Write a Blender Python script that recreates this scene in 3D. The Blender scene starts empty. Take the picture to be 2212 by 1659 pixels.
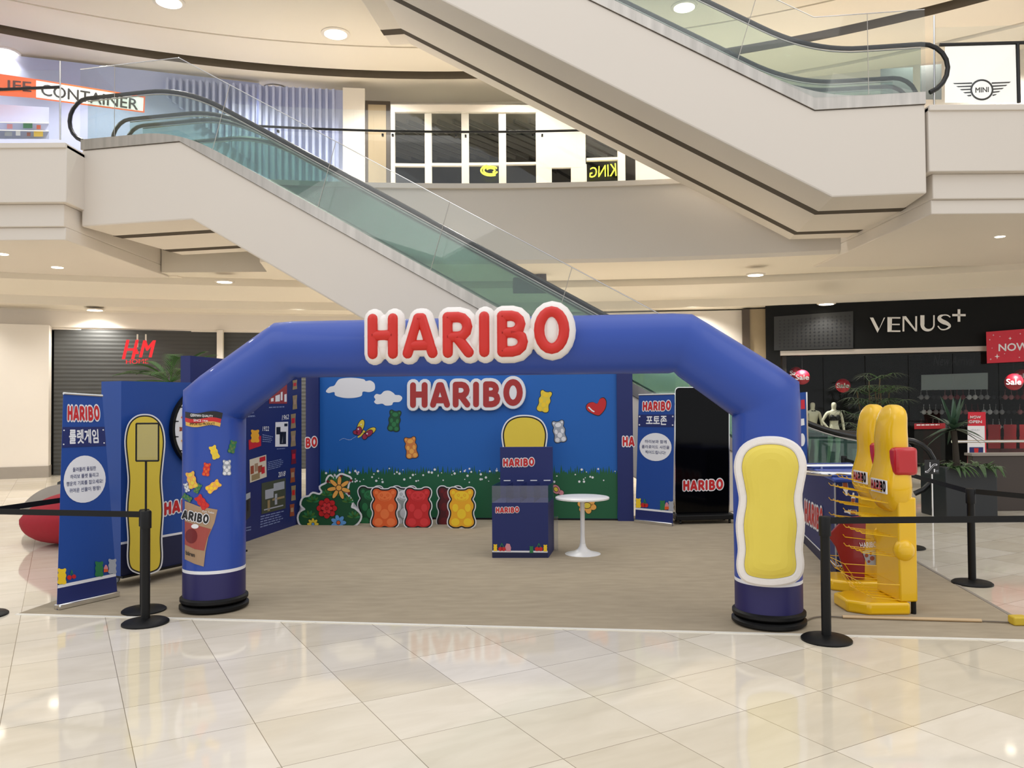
import bpy, bmesh, math, random
from mathutils import Vector, Matrix
random.seed(7)
V = Vector
sc = bpy.context.scene
COL = sc.collection
# ------------------------------------------------------------------ camera, light, exposure
FPX = 1736.0
EYE = V((0, 0, 1.75))
PIT = math.atan(39.5/FPX); ROLL = 0.007
_f = V((0, math.cos(PIT), math.sin(PIT))); _u = V((1, 0, 0)).cross(_f)
CR_ = math.cos(ROLL)*V((1, 0, 0)) - math.sin(ROLL)*_u
CU_ = math.cos(ROLL)*_u + math.sin(ROLL)*V((1, 0, 0))
cam = bpy.data.cameras.new('camera'); camo = bpy.data.objects.new('camera', cam); COL.objects.link(camo)
M3 = Matrix((CR_, CU_, -_f)).transposed()
camo.matrix_world = Matrix.Translation(EYE) @ M3.to_4x4()
cam.sensor_width = 36; cam.lens = 36*FPX/2212; cam.clip_end = 200
sc.camera = camo
w = bpy.data.worlds.new('world'); sc.world = w; w.use_nodes = True
w.node_tree.nodes['Background'].inputs[0].default_value = (0.97, 0.98, 1.0, 1)
w.node_tree.nodes['Background'].inputs[1].default_value = 0.85
sc.view_settings.view_transform = 'Standard'; sc.view_settings.look = 'None'
sc.view_settings.gamma = 1; sc.view_settings.use_curve_mapping = False
sc.view_settings.exposure = 0.15
sc.cycles.max_bounces = 7; sc.cycles.transparent_max_bounces = 24
def area(loc, rot, sx, sy, e, col=(1, .96, .92)):
    l = bpy.data.lights.new('area_light', 'AREA'); l.shape = 'RECTANGLE'; l.size = sx; l.size_y = sy; l.energy = e; l.color = col
    o = bpy.data.objects.new('area_light', l); COL.objects.link(o); o.location = loc; o.rotation_euler = rot
area((0, 6, 13.5), (0, 0, 0), 14, 12, 330, (1, .97, .94))          # bright atrium ceiling high above the hall
area((-9, 1, 9), (0, math.radians(-20), 0), 6, 10, 200)
area((9, 1, 9), (0, math.radians(20), 0), 6, 10, 170)
def spot(loc, e, ang=110, col=(1, .955, .885), r=.1, blend=.6):
    l = bpy.data.lights.new('spot_light', 'SPOT'); l.energy = e; l.spot_size = math.radians(ang); l.spot_blend = blend
    l.shadow_soft_size = r; l.color = col
    o = bpy.data.objects.new('spot_light', l); COL.objects.link(o); o.location = loc

# ------------------------------------------------------------------ measuring: a ray through a spot of the 2212 x 1659 frame
def ray(x, y):
    d = _f + CR_*((x-1106)/FPX) + CU_*((829.5-y)/FPX)
    return d/d.y
def at(x, y, D): return EYE + ray(x, y)*D
def gz(x, y, z=0.0):
    d = ray(x, y); return EYE + d*((z-EYE.z)/d.z)
def plane(P0, n):
    n = n.normalized()
    if n.y > 0: n = -n
    def S(x, y, h=0.0):
        d = ray(x, y); return EYE + d*(((P0 + n*h) - EYE).dot(n)/d.dot(n))
    S.n = n; S.curved = False
    return S
def vplane(A, B):      # upright plane through two ground points
    e = V((B[0]-A[0], B[1]-A[1], 0)).normalized()
    S = plane(V((A[0], A[1], 0)), V((e.y, -e.x, 0))); S.e = e
    return S
def cylinder(cx, cy, r):
    def S(x, y, h=0.0):
        d = ray(x, y); R = r + h
        a = d.x*d.x + d.y*d.y; b = -2*(d.x*cx + d.y*cy); c = cx*cx + cy*cy - R*R
        q = b*b - 4*a*c
        t = (-b - math.sqrt(max(q, 0)))/(2*a)
        return EYE + d*t
    S.curved = True
    return S

# ------------------------------------------------------------------ materials
def s2l(c):
    c /= 255.0
    return c/12.92 if c <= .04045 else ((c+.055)/1.055)**2.4
MATS = {}
def mat(name, rgb, rough=.5, metal=0.0, var=.06, scale=6.0, bump=0.0, coat=0.0, emit=0.0, stretch=None, spec=None):
    if name in MATS: return MATS[name]
    m = bpy.data.materials.new(name); m.use_nodes = True; MATS[name] = m
    nt = m.node_tree; b = nt.nodes['Principled BSDF']
    c = [s2l(k) for k in rgb]
    tc = nt.nodes.new('ShaderNodeTexCoord'); nz = nt.nodes.new('ShaderNodeTexNoise'); nz.inputs['Scale'].default_value = scale
    nz.inputs['Detail'].default_value = 5
    src = tc.outputs['Object']
    if stretch:
        mp = nt.nodes.new('ShaderNodeMapping'); mp.inputs['Scale'].default_value = stretch
        nt.links.new(src, mp.inputs[0]); src = mp.outputs[0]
    nt.links.new(src, nz.inputs['Vector'])
    mx = nt.nodes.new('ShaderNodeMix'); mx.data_type = 'RGBA'
    mx.inputs[6].default_value = [max(k*(1-var), 0) for k in c] + [1]
    mx.inputs[7].default_value = [min(k*(1+var), 1) for k in c] + [1]
    nt.links.new(nz.outputs['Fac'], mx.inputs[0]); nt.links.new(mx.outputs[2], b.inputs['Base Color'])
    b.inputs['Roughness'].default_value = rough; b.inputs['Metallic'].default_value = metal
    b.inputs['Coat Weight'].default_value = coat
    if spec is not None: b.inputs['Specular IOR Level'].default_value = spec
    if emit:
        b.inputs['Emission Color'].default_value = c + [1]; b.inputs['Emission Strength'].default_value = emit
    if bump:
        bp = nt.nodes.new('ShaderNodeBump'); bp.inputs['Strength'].default_value = bump; bp.inputs['Distance'].default_value = .01
        nt.links.new(nz.outputs['Fac'], bp.inputs['Height']); nt.links.new(bp.outputs[0], b.inputs['Normal'])
    return m
def glass(name, tint, refl=.12, rough=.02):
    m = bpy.data.materials.new(name); m.use_nodes = True; nt = m.node_tree; nt.nodes.clear(); MATS[name] = m
    o = nt.nodes.new('ShaderNodeOutputMaterial'); t = nt.nodes.new('ShaderNodeBsdfTransparent'); g = nt.nodes.new('ShaderNodeBsdfGlossy')
    t.inputs[0].default_value = (*tint, 1); g.inputs['Roughness'].default_value = rough
    lw = nt.nodes.new('ShaderNodeLayerWeight'); lw.inputs[0].default_value = .5
    fr = nt.nodes.new('ShaderNodeMath'); fr.operation = 'POWER'; fr.inputs[1].default_value = 5; nt.links.new(lw.outputs['Facing'], fr.inputs[0])
    mth = nt.nodes.new('ShaderNodeMath'); mth.operation = 'MULTIPLY_ADD'; mth.inputs[1].default_value = .8; mth.inputs[2].default_value = refl
    nt.links.new(fr.outputs[0], mth.inputs[0])
    mx = nt.nodes.new('ShaderNodeMixShader'); nt.links.new(mth.outputs[0], mx.inputs[0])
    nt.links.new(t.outputs[0], mx.inputs[1]); nt.links.new(g.outputs[0], mx.inputs[2]); nt.links.new(mx.outputs[0], o.inputs[0])
    return m
def floor_mat():
    m = bpy.data.materials.new('polished_stone_tile'); m.use_nodes = True; nt = m.node_tree; b = nt.nodes['Principled BSDF']
    N = nt.nodes.new; Lk = nt.links.new
    tc = N('ShaderNodeTexCoord'); mp = N('ShaderNodeMapping'); mp.vector_type = 'TEXTURE'
    mp.inputs['Rotation'].default_value = (0, 0, math.radians(29.3)); mp.inputs['Scale'].default_value = (.61, .61, 1); mp.inputs['Location'].default_value = (.77, 4.28, 0)
    Lk(tc.outputs['Object'], mp.inputs[0])
    fl = N('ShaderNodeVectorMath'); fl.operation = 'FLOOR'; Lk(mp.outputs[0], fl.inputs[0])
    fr = N('ShaderNodeVectorMath'); fr.operation = 'FRACTION'; Lk(mp.outputs[0], fr.inputs[0])
    wn = N('ShaderNodeTexWhiteNoise'); wn.noise_dimensions = '3D'; Lk(fl.outputs[0], wn.inputs[0])
    rp = N('ShaderNodeValToRGB'); e = rp.color_ramp.elements
    e[0].position = 0; e[0].color = (*[s2l(k) for k in (220, 209, 188)], 1); e[1].position = 1; e[1].color = (*[s2l(k) for k in (238, 229, 214)], 1)
    k = e.new(.45); k.color = (*[s2l(q) for q in (229, 219, 200)], 1)
    Lk(wn.outputs['Value'], rp.inputs[0])
    # cloudy veining, shifted tile by tile
    ad = N('ShaderNodeVectorMath'); ad.operation = 'MULTIPLY_ADD'; ad.inputs[1].default_value = (7.3, 5.1, 3.7)
    Lk(wn.outputs['Color'], ad.inputs[0]); Lk(mp.outputs[0], ad.inputs[2])
    mp2 = N('ShaderNodeMapping'); mp2.inputs['Scale'].default_value = (.7, 2.2, 1); Lk(ad.outputs[0], mp2.inputs[0])
    nz = N('ShaderNodeTexNoise'); nz.inputs['Scale'].default_value = 1.6; nz.inputs['Detail'].default_value = 7; nz.inputs['Distortion'].default_value = .8
    Lk(mp2.outputs[0], nz.inputs[0])
    r2 = N('ShaderNodeValToRGB'); r2.color_ramp.elements[0].position = .3; r2.color_ramp.elements[0].color = (.90, .89, .865, 1)
    r2.color_ramp.elements[1].position = .68; r2.color_ramp.elements[1].color = (1, 1, 1, 1); Lk(nz.outputs['Fac'], r2.inputs[0])
    ml = N('ShaderNodeMix'); ml.data_type = 'RGBA'; ml.blend_type = 'MULTIPLY'; ml.inputs[0].default_value = 1
    Lk(rp.outputs[0], ml.inputs[6]); Lk(r2.outputs[0], ml.inputs[7])
    sp = N('ShaderNodeSeparateXYZ'); Lk(fr.outputs[0], sp.inputs[0])
    def edge(o):
        a = N('ShaderNodeMath'); a.operation = 'SUBTRACT'; a.inputs[0].default_value = 1; Lk(o, a.inputs[1])
        mn = N('ShaderNodeMath'); mn.operation = 'MINIMUM'; Lk(o, mn.inputs[0]); Lk(a.outputs[0], mn.inputs[1])
        lt = N('ShaderNodeMath'); lt.operation = 'LESS_THAN'; lt.inputs[1].default_value = .0035; Lk(mn.outputs[0], lt.inputs[0]); return lt
    e1, e2 = edge(sp.outputs[0]), edge(sp.outputs[1])
    mxx = N('ShaderNodeMath'); mxx.operation = 'MAXIMUM'; Lk(e1.outputs[0], mxx.inputs[0]); Lk(e2.outputs[0], mxx.inputs[1])
    mg = N('ShaderNodeMix'); mg.data_type = 'RGBA'; Lk(mxx.outputs[0], mg.inputs[0]); Lk(ml.outputs[2], mg.inputs[6])
    mg.inputs[7].default_value = (*[s2l(k) for k in (150, 138, 118)], 1)
    Lk(mg.outputs[2], b.inputs['Base Color'])
    b.inputs['Roughness'].default_value = .06; b.inputs['IOR'].default_value = 1.62
    return m
def carpet_mat():
    m = mat('beige_carpet', (166, 153, 132), .97, var=.22, scale=3.5, bump=.0, stretch=(1, 3.5, 1), spec=.1)
    nt = m.node_tree; b = nt.nodes['Principled BSDF']
    n2 = nt.nodes.new('ShaderNodeTexNoise'); n2.inputs['Scale'].default_value = 260; bp = nt.nodes.new('ShaderNodeBump'); bp.inputs['Strength'].default_value = .5
    tc = nt.nodes.new('ShaderNodeTexCoord'); nt.links.new(tc.outputs['Object'], n2.inputs['Vector'])
    nt.links.new(n2.outputs['Fac'], bp.inputs['Height']); nt.links.new(bp.outputs[0], b.inputs['Normal'])
    return m
def shutter_mat():
    m = mat('dark_rolling_shutter', (66, 67, 66), .6, .1, scale=3)
    nt = m.node_tree; b = nt.nodes['Principled BSDF']
    tc = nt.nodes.new('ShaderNodeTexCoord'); wv = nt.nodes.new('ShaderNodeTexWave'); wv.bands_direction = 'Z'; wv.inputs['Scale'].default_value = 3.1
    nt.links.new(tc.outputs['Object'], wv.inputs[0]); bp = nt.nodes.new('ShaderNodeBump'); bp.inputs['Strength'].default_value = .35; bp.inputs['Distance'].default_value = .02
    nt.links.new(wv.outputs['Fac'], bp.inputs['Height']); nt.links.new(bp.outputs[0], b.inputs['Normal'])
    return m
FLOOR = floor_mat(); CARPET = carpet_mat(); SHUT = shutter_mat()
WHITE = mat('white_plaster', (222, 214, 204), .75, var=.015, scale=.7)
CREAM = mat('cream_ceiling_paint', (230, 222, 208), .8, var=.015, scale=.7)
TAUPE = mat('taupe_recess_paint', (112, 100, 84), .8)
PILLAR = mat('white_pillar_paint', (226, 218, 207), .6, var=.01)
GREYB = mat('grey_baseboard', (150, 142, 132), .5)
STEEL = mat('brushed_steel', (184, 179, 172), .36, 1.0, var=.3, scale=3, stretch=(3, 3, .3))
CHROME = mat('chrome', (225, 225, 225), .12, 1.0)
RUBBER = mat('black_handrail_rubber', (22, 22, 23), .35)
BLACK = mat('black_powder_coat', (12, 12, 13), .5, spec=.3)
DGREY = mat('dark_groove', (70, 60, 48), .8)
GLS = glass('clear_guard_glass', (.95, .965, .96), .045)
GLT = glass('green_tinted_glass', (.80, .875, .85), .05)
GLD = glass('shop_window_glass', (.84, .86, .85), .012)
ACR = glass('clear_acrylic', (.86, .88, .93), .07)
ABLUE = mat('blue_inflatable_fabric', (31, 69, 162), .42, var=.04, scale=3, bump=.03, coat=.15)
AIND = mat('indigo_inflatable_fabric', (32, 28, 88), .45, var=.04)
PWHITE = mat('white_print', (232, 232, 236), .45, var=.01)
WPUFF = mat('white_puffy_fabric', (236, 230, 226), .55, var=.02, bump=.5, scale=22)
RPUFF = mat('red_puffy_fabric', (205, 38, 28), .4, var=.04, bump=.05, scale=9)
RED = mat('red_print', (196, 30, 34), .45)
PBLK = mat('black_print', (18, 18, 22), .45)
BOARD = mat('booth_blue_board', (18, 68, 150), .5, var=.03)
NAVY = mat('navy_board', (22, 36, 100), .5, var=.03)
DNAVY = mat('dark_navy_board', (18, 26, 66), .5)
SKYB = mat('sky_blue_print', (12, 94, 178), .5, var=.06, scale=.8)
GRASS = mat('green_meadow_print', (22, 92, 58), .5, var=.04)
DGRN = mat('dark_green_print', (16, 78, 44), .5)
MGRN = mat('mid_green_print', (40, 120, 70), .5)
YEL = mat('yellow_print', (226, 200, 66), .45, var=.03)
YELB = mat('bright_yellow_print', (244, 204, 40), .45)
YPUFF = mat('yellow_puffy_fabric', (226, 205, 82), .45, var=.02, bump=.25, scale=9)
ORG = mat('orange_print', (222, 92, 34), .45)
LORG = mat('light_orange_print', (236, 170, 80), .45)
PINK = mat('pink_print', (214, 140, 150), .45)
MAG = mat('magenta_print', (150, 36, 72), .45)
BLUEL = mat('light_blue_print', (96, 156, 216), .45)
PGREY = mat('grey_print', (165, 170, 180), .45)
DKRED = mat('dark_red_print', (110, 16, 24), .45)
BROWN = mat('brown_print', (150, 72, 38), .45)
TAN = mat('tan_bag_print', (168, 138, 108), .4)
KHAKI = mat('khaki_print', (150, 130, 92), .5)
PTXT = mat('pale_blue_print', (120, 134, 178), .5)
RACKY = mat('glossy_yellow_plastic', (240, 190, 12), .22, var=.02, coat=.4)
RACKR = mat('glossy_red_plastic', (190, 20, 28), .25, coat=.4)
BEANR = mat('red_beanbag_fabric', (158, 24, 40), .8, var=.1, bump=.3, scale=14)
BEANG = mat('grey_beanbag_fabric', (150, 142, 132), .85, var=.06)
TABW = mat('white_table_laminate', (236, 235, 234), .3)
PLATE = mat('matte_dark_sign', (26, 26, 27), .5)
MANQ = mat('cream_mannequin', (212, 208, 186), .4)
LEAF = mat('palm_leaf', (66, 112, 44), .5, var=.3, scale=20)
LEAF2 = mat('agave_leaf', (54, 82, 62), .45, var=.2, scale=10)
LEAF3 = mat('variegated_leaf', (96, 122, 70), .5, var=.4, scale=30)
POT = mat('charcoal_planter', (36, 39, 42), .5)
SCREEN = mat('glossy_black_screen', (4, 4, 6), .08, var=0, spec=.15)
TRIMW = mat('white_carpet_strip', (236, 232, 222), .35)
LAV = mat('lavender_wall', (176, 184, 218), .7, var=.02)
TAN2 = mat('tan_wall_panel', (158, 140, 110), .6)
BRN = mat('dark_bronze_frame', (74, 62, 50), .5)
LAMP = mat('lamp_glow', (255, 244, 222), .5, emit=9)
SIGNREF = mat('yellow_sign_reflection', (238, 240, 60), .5, emit=1.2)  # glowing colour stands for a sign reflected in the panes
ORANGS = mat('orange_sign_panel', (236, 98, 36), .5, emit=.35)
WSIGN = mat('lit_white_sign_panel', (240, 238, 236), .5, emit=.5)
DINT = mat('dark_shop_interior', (34, 34, 34), .8, spec=.2)
REDS = mat('red_sign_board', (205, 30, 52), .45)
BRASS = mat('brushed_tube_cover', (206, 178, 140), .3, .5)
PLUG = mat('yellow_plastic', (208, 178, 52), .5)

# ------------------------------------------------------------------ mesh building
ORG_ = {}
def tag(o, label=None, cat=None, group=None, kind=None):
    if label: o['label'] = label
    if cat: o['category'] = cat
    if group: o['group'] = group
    if kind: o['kind'] = kind
    return o
def thing(name, label, cat, loc=(0, 0, 0), group=None):
    o = bpy.data.objects.new(name, None); COL.objects.link(o); o.location = loc; o.empty_display_size = .2
    ORG_[o.name] = V(loc)
    return tag(o, label, cat, group)
def catmull(pts, n=6, closed=True):
    P = [V((*p, 0)) if len(p) == 2 else V(p) for p in pts]; out = []; k = len(P)
    rng = range(k) if closed else range(k-1)
    for i in rng:
        a = P[(i-1) % k] if closed or i > 0 else P[0]; b = P[i]; c = P[(i+1) % k]; d = P[(i+2) % k] if closed or i+2 < k else P[-1]
        for j in range(n):
            t = j/n
            out.append(.5*((2*b) + (c-a)*t + (2*a-5*b+4*c-d)*t*t + (3*b-a-3*c+d)*t**3))
    if not closed: out.append(P[-1])
    return [tuple(q[:len(pts[0])]) for q in out]
class MB:
    def __init__(s): s.v = []; s.f = []; s.mi = []; s.ms = []
    def add(s, vs, fs, m):
        if m not in s.ms: s.ms.append(m)
        k = s.ms.index(m); b = len(s.v); s.v += [V(p) for p in vs]
        s.f += [[b+i for i in f] for f in fs]; s.mi += [k]*len(fs); return s
    def obox(s, O, a, b, c, m):
        O, a, b, c = V(O), V(a), V(b), V(c)
        vs = [O, O+a, O+a+b, O+b, O+c, O+a+c, O+a+b+c, O+b+c]
        return s.add(vs, [(0, 3, 2, 1), (4, 5, 6, 7), (0, 1, 5, 4), (1, 2, 6, 5), (2, 3, 7, 6), (3, 0, 4, 7)], m)
    def box(s, x0, x1, y0, y1, z0, z1, m): return s.obox((x0, y0, z0), (x1-x0, 0, 0), (0, y1-y0, 0), (0, 0, z1-z0), m)
    def prism(s, pts, vec, m):
        pts = [V(p) for p in pts]; n = len(pts); vec = V(vec)
        return s.add(pts + [p+vec for p in pts], [list(range(n))[::-1], list(range(n, 2*n))] + [(i, (i+1) % n, n+(i+1) % n, n+i) for i in range(n)], m)
    def tube(s, path, r, m, n=8, closed=False, flat=None):
        P = [V(p) for p in path]; k = len(P); vs = []; fs = []
        t0 = (P[1]-P[0]).normalized(); ref = V((0, 0, 1)) if abs(t0.z) < .9 else V((1, 0, 0))
        nr = (ref - t0*ref.dot(t0)).normalized()
        for i in range(k):
            if closed: t = P[(i+1) % k]-P[i-1]
            else: t = P[min(i+1, k-1)]-P[max(i-1, 0)]
            if t.length < 1e-9: t = t0
            t.normalize(); nr = (nr - t*nr.dot(t))
            nr = nr.normalized() if nr.length > 1e-6 else V((1, 0, 0)); bn = t.cross(nr)
            rr = r[i] if isinstance(r, (list, tuple)) else r
            for j in range(n):
                a = 2*math.pi*j/n; vs.append(P[i] + nr*(math.cos(a)*rr) + bn*(math.sin(a)*rr*(flat or 1)))
        for i in range(k if closed else k-1):
            for j in range(n):
                a = i*n+j; b = i*n+(j+1) % n; c = ((i+1) % k)*n+(j+1) % n; d = ((i+1) % k)*n+j; fs.append((a, b, c, d))
        if not closed: fs += [list(range(n))[::-1], list(range((k-1)*n, k*n))]
        return s.add(vs, fs, m)
    def lathe(s, c, prof, m, n=28, sx=1, sy=1):
        c = V(c); vs = []; fs = []
        for r, z in prof:
            for j in range(n):
                a = 2*math.pi*j/n; vs.append(c + V((r*math.cos(a)*sx, r*math.sin(a)*sy, z)))
        for i in range(len(prof)-1):
            for j in range(n): fs.append((i*n+j, i*n+(j+1) % n, (i+1)*n+(j+1) % n, (i+1)*n+j))
        fs += [list(range(n))[::-1], list(range((len(prof)-1)*n, len(prof)*n))]
        return s.add(vs, fs, m)
    def ball(s, c, rx, ry, rz, m, n=16, k=10):
        return s.lathe(c, [(max(math.sin(math.pi*i/k), .01), 0) for i in range(k+1)], m, n, 1, 1) if False else s._ball(V(c), rx, ry, rz, m, n, k)
    def _ball(s, c, rx, ry, rz, m, n, k):
        vs = []; fs = []
        for i in range(k+1):
            th = math.pi*i/k
            for j in range(n):
                a = 2*math.pi*j/n; vs.append(c + V((rx*math.sin(th)*math.cos(a), ry*math.sin(th)*math.sin(a), -rz*math.cos(th))))
        for i in range(k):
            for j in range(n): fs.append((i*n+j, i*n+(j+1) % n, (i+1)*n+(j+1) % n, (i+1)*n+j))
        return s.add(vs, fs, m)
    def build(s, name, parent=None, label=None, cat=None, group=None, kind=None, org=None, smooth=True, bevel=0, ang=35, sub=0):
        if parent is not None: org = ORG_[parent.name]
        elif org is None:
            xs = [p.x for p in s.v]; ys = [p.y for p in s.v]; zs = [p.z for p in s.v]
            org = V(((min(xs)+max(xs))/2, (min(ys)+max(ys))/2, min(zs)))
            if kind == 'structure': org = V((0, 0, 0))
        org = V(org)
        me = bpy.data.meshes.new(name); me.from_pydata([p-org for p in s.v], [], s.f)
        for m in s.ms: me.materials.append(m)
        me.polygons.foreach_set('material_index', s.mi)
        me.update()
        if smooth:
            me.polygons.foreach_set('use_smooth', [True]*len(me.polygons)); me.set_sharp_from_angle(angle=math.radians(ang))
        o = bpy.data.objects.new(name, me); COL.objects.link(o); ORG_[o.name] = org
        if parent is not None: o.parent = parent
        else: o.location = org
        if bevel:
            bv = o.modifiers.new('bevel', 'BEVEL'); bv.width = bevel; bv.segments = 2; bv.limit_method = 'ANGLE'
        if sub:
            sb = o.modifiers.new('sub', 'SUBSURF'); sb.levels = sub; sb.render_levels = sub
        return tag(o, label, cat, group, kind)
def dup(root, delta=None, loc=None, rz=None, label=None):
    def rec(o, par):
        c = o.copy(); COL.objects.link(c)
        if par is not None: c.parent = par
        for ch in list(o.children): rec(ch, c)
        return c
    r = rec(root, None)
    if delta is not None: r.location = root.location + V(delta)
    if loc is not None: r.location = V(loc)
    if rz is not None: r.rotation_euler = (0, 0, rz)
    if label: r['label'] = label
    return r

# ------------------------------------------------------------------ flat lettering and prints
TXT = {}
def textmesh(body, bold=0.0, shear=0.0):
    key = (body, bold, shear)
    if key in TXT: return TXT[key]
    c = bpy.data.curves.new('t', 'FONT'); c.body = body; c.size = 1; c.offset = bold; c.shear = shear; c.resolution_u = 3
    o = bpy.data.objects.new('t', c); COL.objects.link(o); bpy.context.view_layer.update()
    me = bpy.data.meshes.new_from_object(o.evaluated_get(bpy.context.evaluated_depsgraph_get()))
    vs = [(p.co.x, p.co.y) for p in me.vertices]; fs = [list(p.vertices) for p in me.polygons]
    bpy.data.objects.remove(o); bpy.data.curves.remove(c); bpy.data.meshes.remove(me)
    x0 = min(p[0] for p in vs); x1 = max(p[0] for p in vs); y0 = min(p[1] for p in vs); y1 = max(p[1] for p in vs)
    vs = [((p[0]-x0)/(x1-x0), (p[1]-y0)/(y1-y0)) for p in vs]
    TXT[key] = (vs, fs, (x1-x0)/(y1-y0)); return TXT[key]
def quad(TL, TR, BR, BL):
    def q(u, v):     # v up
        x = BL[0]*(1-u)*(1-v) + BR[0]*u*(1-v) + TR[0]*u*v + TL[0]*(1-u)*v
        y = BL[1]*(1-u)*(1-v) + BR[1]*u*(1-v) + TR[1]*u*v + TL[1]*(1-u)*v
        return (x, y)
    return q
def rect(x0, y0, x1, y1): return quad((x0, y0), (x1, y0), (x1, y1), (x0, y1))
def capsule(a, b, r, n=7):
    a, b = V(a), V(b); d = (b-a); L = d.length; d = d/L if L > 1e-9 else V((1, 0)); p = V((-d.y, d.x)); out = []
    for i in range(n+1):
        t = math.pi*i/n; out.append(b + (p*math.cos(t) + d*math.sin(t))*r)
    for i in range(n+1):
        t = math.pi*i/n; out.append(a + (-p*math.cos(t) - d*math.sin(t))*r)
    return [tuple(q) for q in out]
def arc(cx, cy, rx, ry, a0, a1, n=6):
    return [(cx + rx*math.cos(math.radians(a0+(a1-a0)*i/n)), cy + ry*math.sin(math.radians(a0+(a1-a0)*i/n))) for i in range(n+1)]
LW = 4.56     # word width in cap heights
GLY = {
 'H': [[(.115, .115), (.115, .885)], [(.585, .115), (.585, .885)], [(.115, .52), (.585, .52)]],
 'A': [[(.925, .115), (1.17, .875)], [(1.17, .875), (1.25, .875)], [(1.25, .875), (1.495, .115)], [(1.04, .29), (1.38, .29)]],
 'R': [[(1.845, .115), (1.845, .885)], [(1.845, .885)] + arc(2.08, .67, .21, .215, 90, -90) + [(1.845, .455)], [(2.06, .44), (2.315, .115)]],
 'I': [[(2.67, .12), (2.67, .88)]],
 'B': [[(3.075, .115), (3.075, .885)], [(3.075, .885)] + arc(3.28, .705, .2, .18, 90, -90) + [(3.075, .525)], [(3.28, .525)] + arc(3.3, .32, .235, .205, 90, -90) + [(3.075, .115)]],
 'O': [arc(4.17, .56, .275, .40, 0, 360, 20)],
}
FILL = {'R': [[(2.02, .67), (2.1, .67)]], 'B': [[(3.24, .7), (3.28, .7)], [(3.24, .32), (3.3, .32)]], 'O': [[(4.17, .4), (4.17, .75)]], 'A': [[(1.21, .6), (1.21, .4)]],
        'H': [[(.35, .3), (.35, .75)]], 'I': []}
class Pr:
    def __init__(s, S): s.S = S; s.it = []
    def poly(s, pts, m, L=1): s.it.append((list(pts), [list(range(len(pts)))], m, L)); return s
    def circ(s, cx, cy, rx, m, L=1, ry=None, n=20, rot=0):
        ry = ry or rx; c, q = math.cos(rot), math.sin(rot)
        return s.poly([(cx + rx*math.cos(a)*c - ry*math.sin(a)*q, cy + rx*math.cos(a)*q + ry*math.sin(a)*c) for a in [2*math.pi*i/n for i in range(n)]], m, L)
    def line(s, pts, r, m, L=1):
        for i, (a, b) in enumerate(zip(pts, pts[1:])): s.poly(capsule(a, b, r, 4), m, L+i*.03)
        return s
    def text(s, body, q, m, L=1, bold=.0, shear=0.0):
        vs, fs, asp = textmesh(body, 0, shear)
        sh = [(0, 0)] if not bold else [(-bold, 0), (bold, 0), (0, bold), (0, -bold), (0, 0)]
        for k, (a, b) in enumerate(sh): s.it.append(([q(p[0]*(1-2*bold/asp)+(bold+a)/asp, p[1]*(1-2*bold)+bold+b) for p in vs], fs, m, L+k*.04))
        return s
    def logo(s, q, mw=None, mr=None, L=1, letters='HARIBO', rw=.225, u0=0.0, u1=LW):
        mw = mw or PWHITE; mr = mr or RED
        def mp(p): return q((p[0]-u0)/(u1-u0), p[1])
        k = 0
        for m, r, l in ((mw, rw, L), (mr, .12, L+.3)):
            if m is None: continue
            for g in letters:
                for st in GLY[g] + (FILL[g] if l == L else []):
                    for a, b in zip(st, st[1:]):
                        k += 1; s.it.append(([mp(p) for p in capsule(a, b, r)], [list(range(16))], m, l+k*.035))
        return s
    def bars(s, q, rows, m, L=1, fill=.45, seed=1):
        rr = random.Random(seed)
        for i in range(rows):
            v1 = 1-(i+.0)/rows; v0 = v1-fill/rows; x = 0; e = rr.uniform(.8, 1)
            while x < e:
                w_ = rr.uniform(.08, .2); s.poly([q(x, v1), q(min(x+w_, e), v1), q(min(x+w_, e), v0), q(x, v0)], m, L); x += w_+.03
        return s
    def build(s, name, parent, label=None, step=.0015):
        mb = MB(); S = s.S
        for pts, fs, m, L in s.it:
            if S.curved:
                bm = bmesh.new(); vv = [bm.verts.new((p[0], p[1], 0)) for p in pts]
                for f in fs:
                    try: bm.faces.new([vv[i] for i in f])
                    except ValueError: pass
                bmesh.ops.triangulate(bm, faces=bm.faces[:])
                xs = [p[0] for p in pts]; x = math.floor(min(xs)/5)*5+5
                while x < max(xs):
                    bmesh.ops.bisect_plane(bm, geom=bm.verts[:]+bm.edges[:]+bm.faces[:], plane_co=(x, 0, 0), plane_no=(1, 0, 0)); x += 5
                bm.verts.index_update()
                mb.add([S(v.co.x, v.co.y, .004+L*step) for v in bm.verts], [[v.index for v in f.verts] for f in bm.faces], m); bm.free()
            else:
                mb.add([S(p[0], p[1], .002+L*step) for p in pts], fs, m)
        return mb.build(name, parent, label=label, smooth=False)
BEARP = [(0, .03), (.09, .0), (.19, .01), (.265, .07), (.275, .16), (.245, .26), (.23, .34), (.235, .42), (.265, .5), (.265, .6), (.225, .68), (.215, .74), (.25, .82), (.265, .92), (.225, .985), (.15, .99), (.09, .955), (0, .945)]
def bear_outline(grow=0.0):
    h = BEARP + [(-x, y) for x, y in BEARP[-2:0:-1]]
    o = catmull(h, 4)
    if grow:
        n = len(o); r = []
        for i in range(n):
            a = V(o[i-1]); b = V(o[(i+1) % n]); t = (b-a).normalized(); r.append((o[i][0]+t.y*grow, o[i][1]-t.x*grow))
        o = r
    return o
def bearmap(cx, cy, h, rot=0.0, sx=1.0):
    c, s_ = math.cos(rot), math.sin(rot)
    def f(p):
        x = p[0]*h*sx; y = (p[1]-.5)*h
        return (cx + x*c + y*s_, cy - (y*c - x*s_))
    return f
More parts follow.
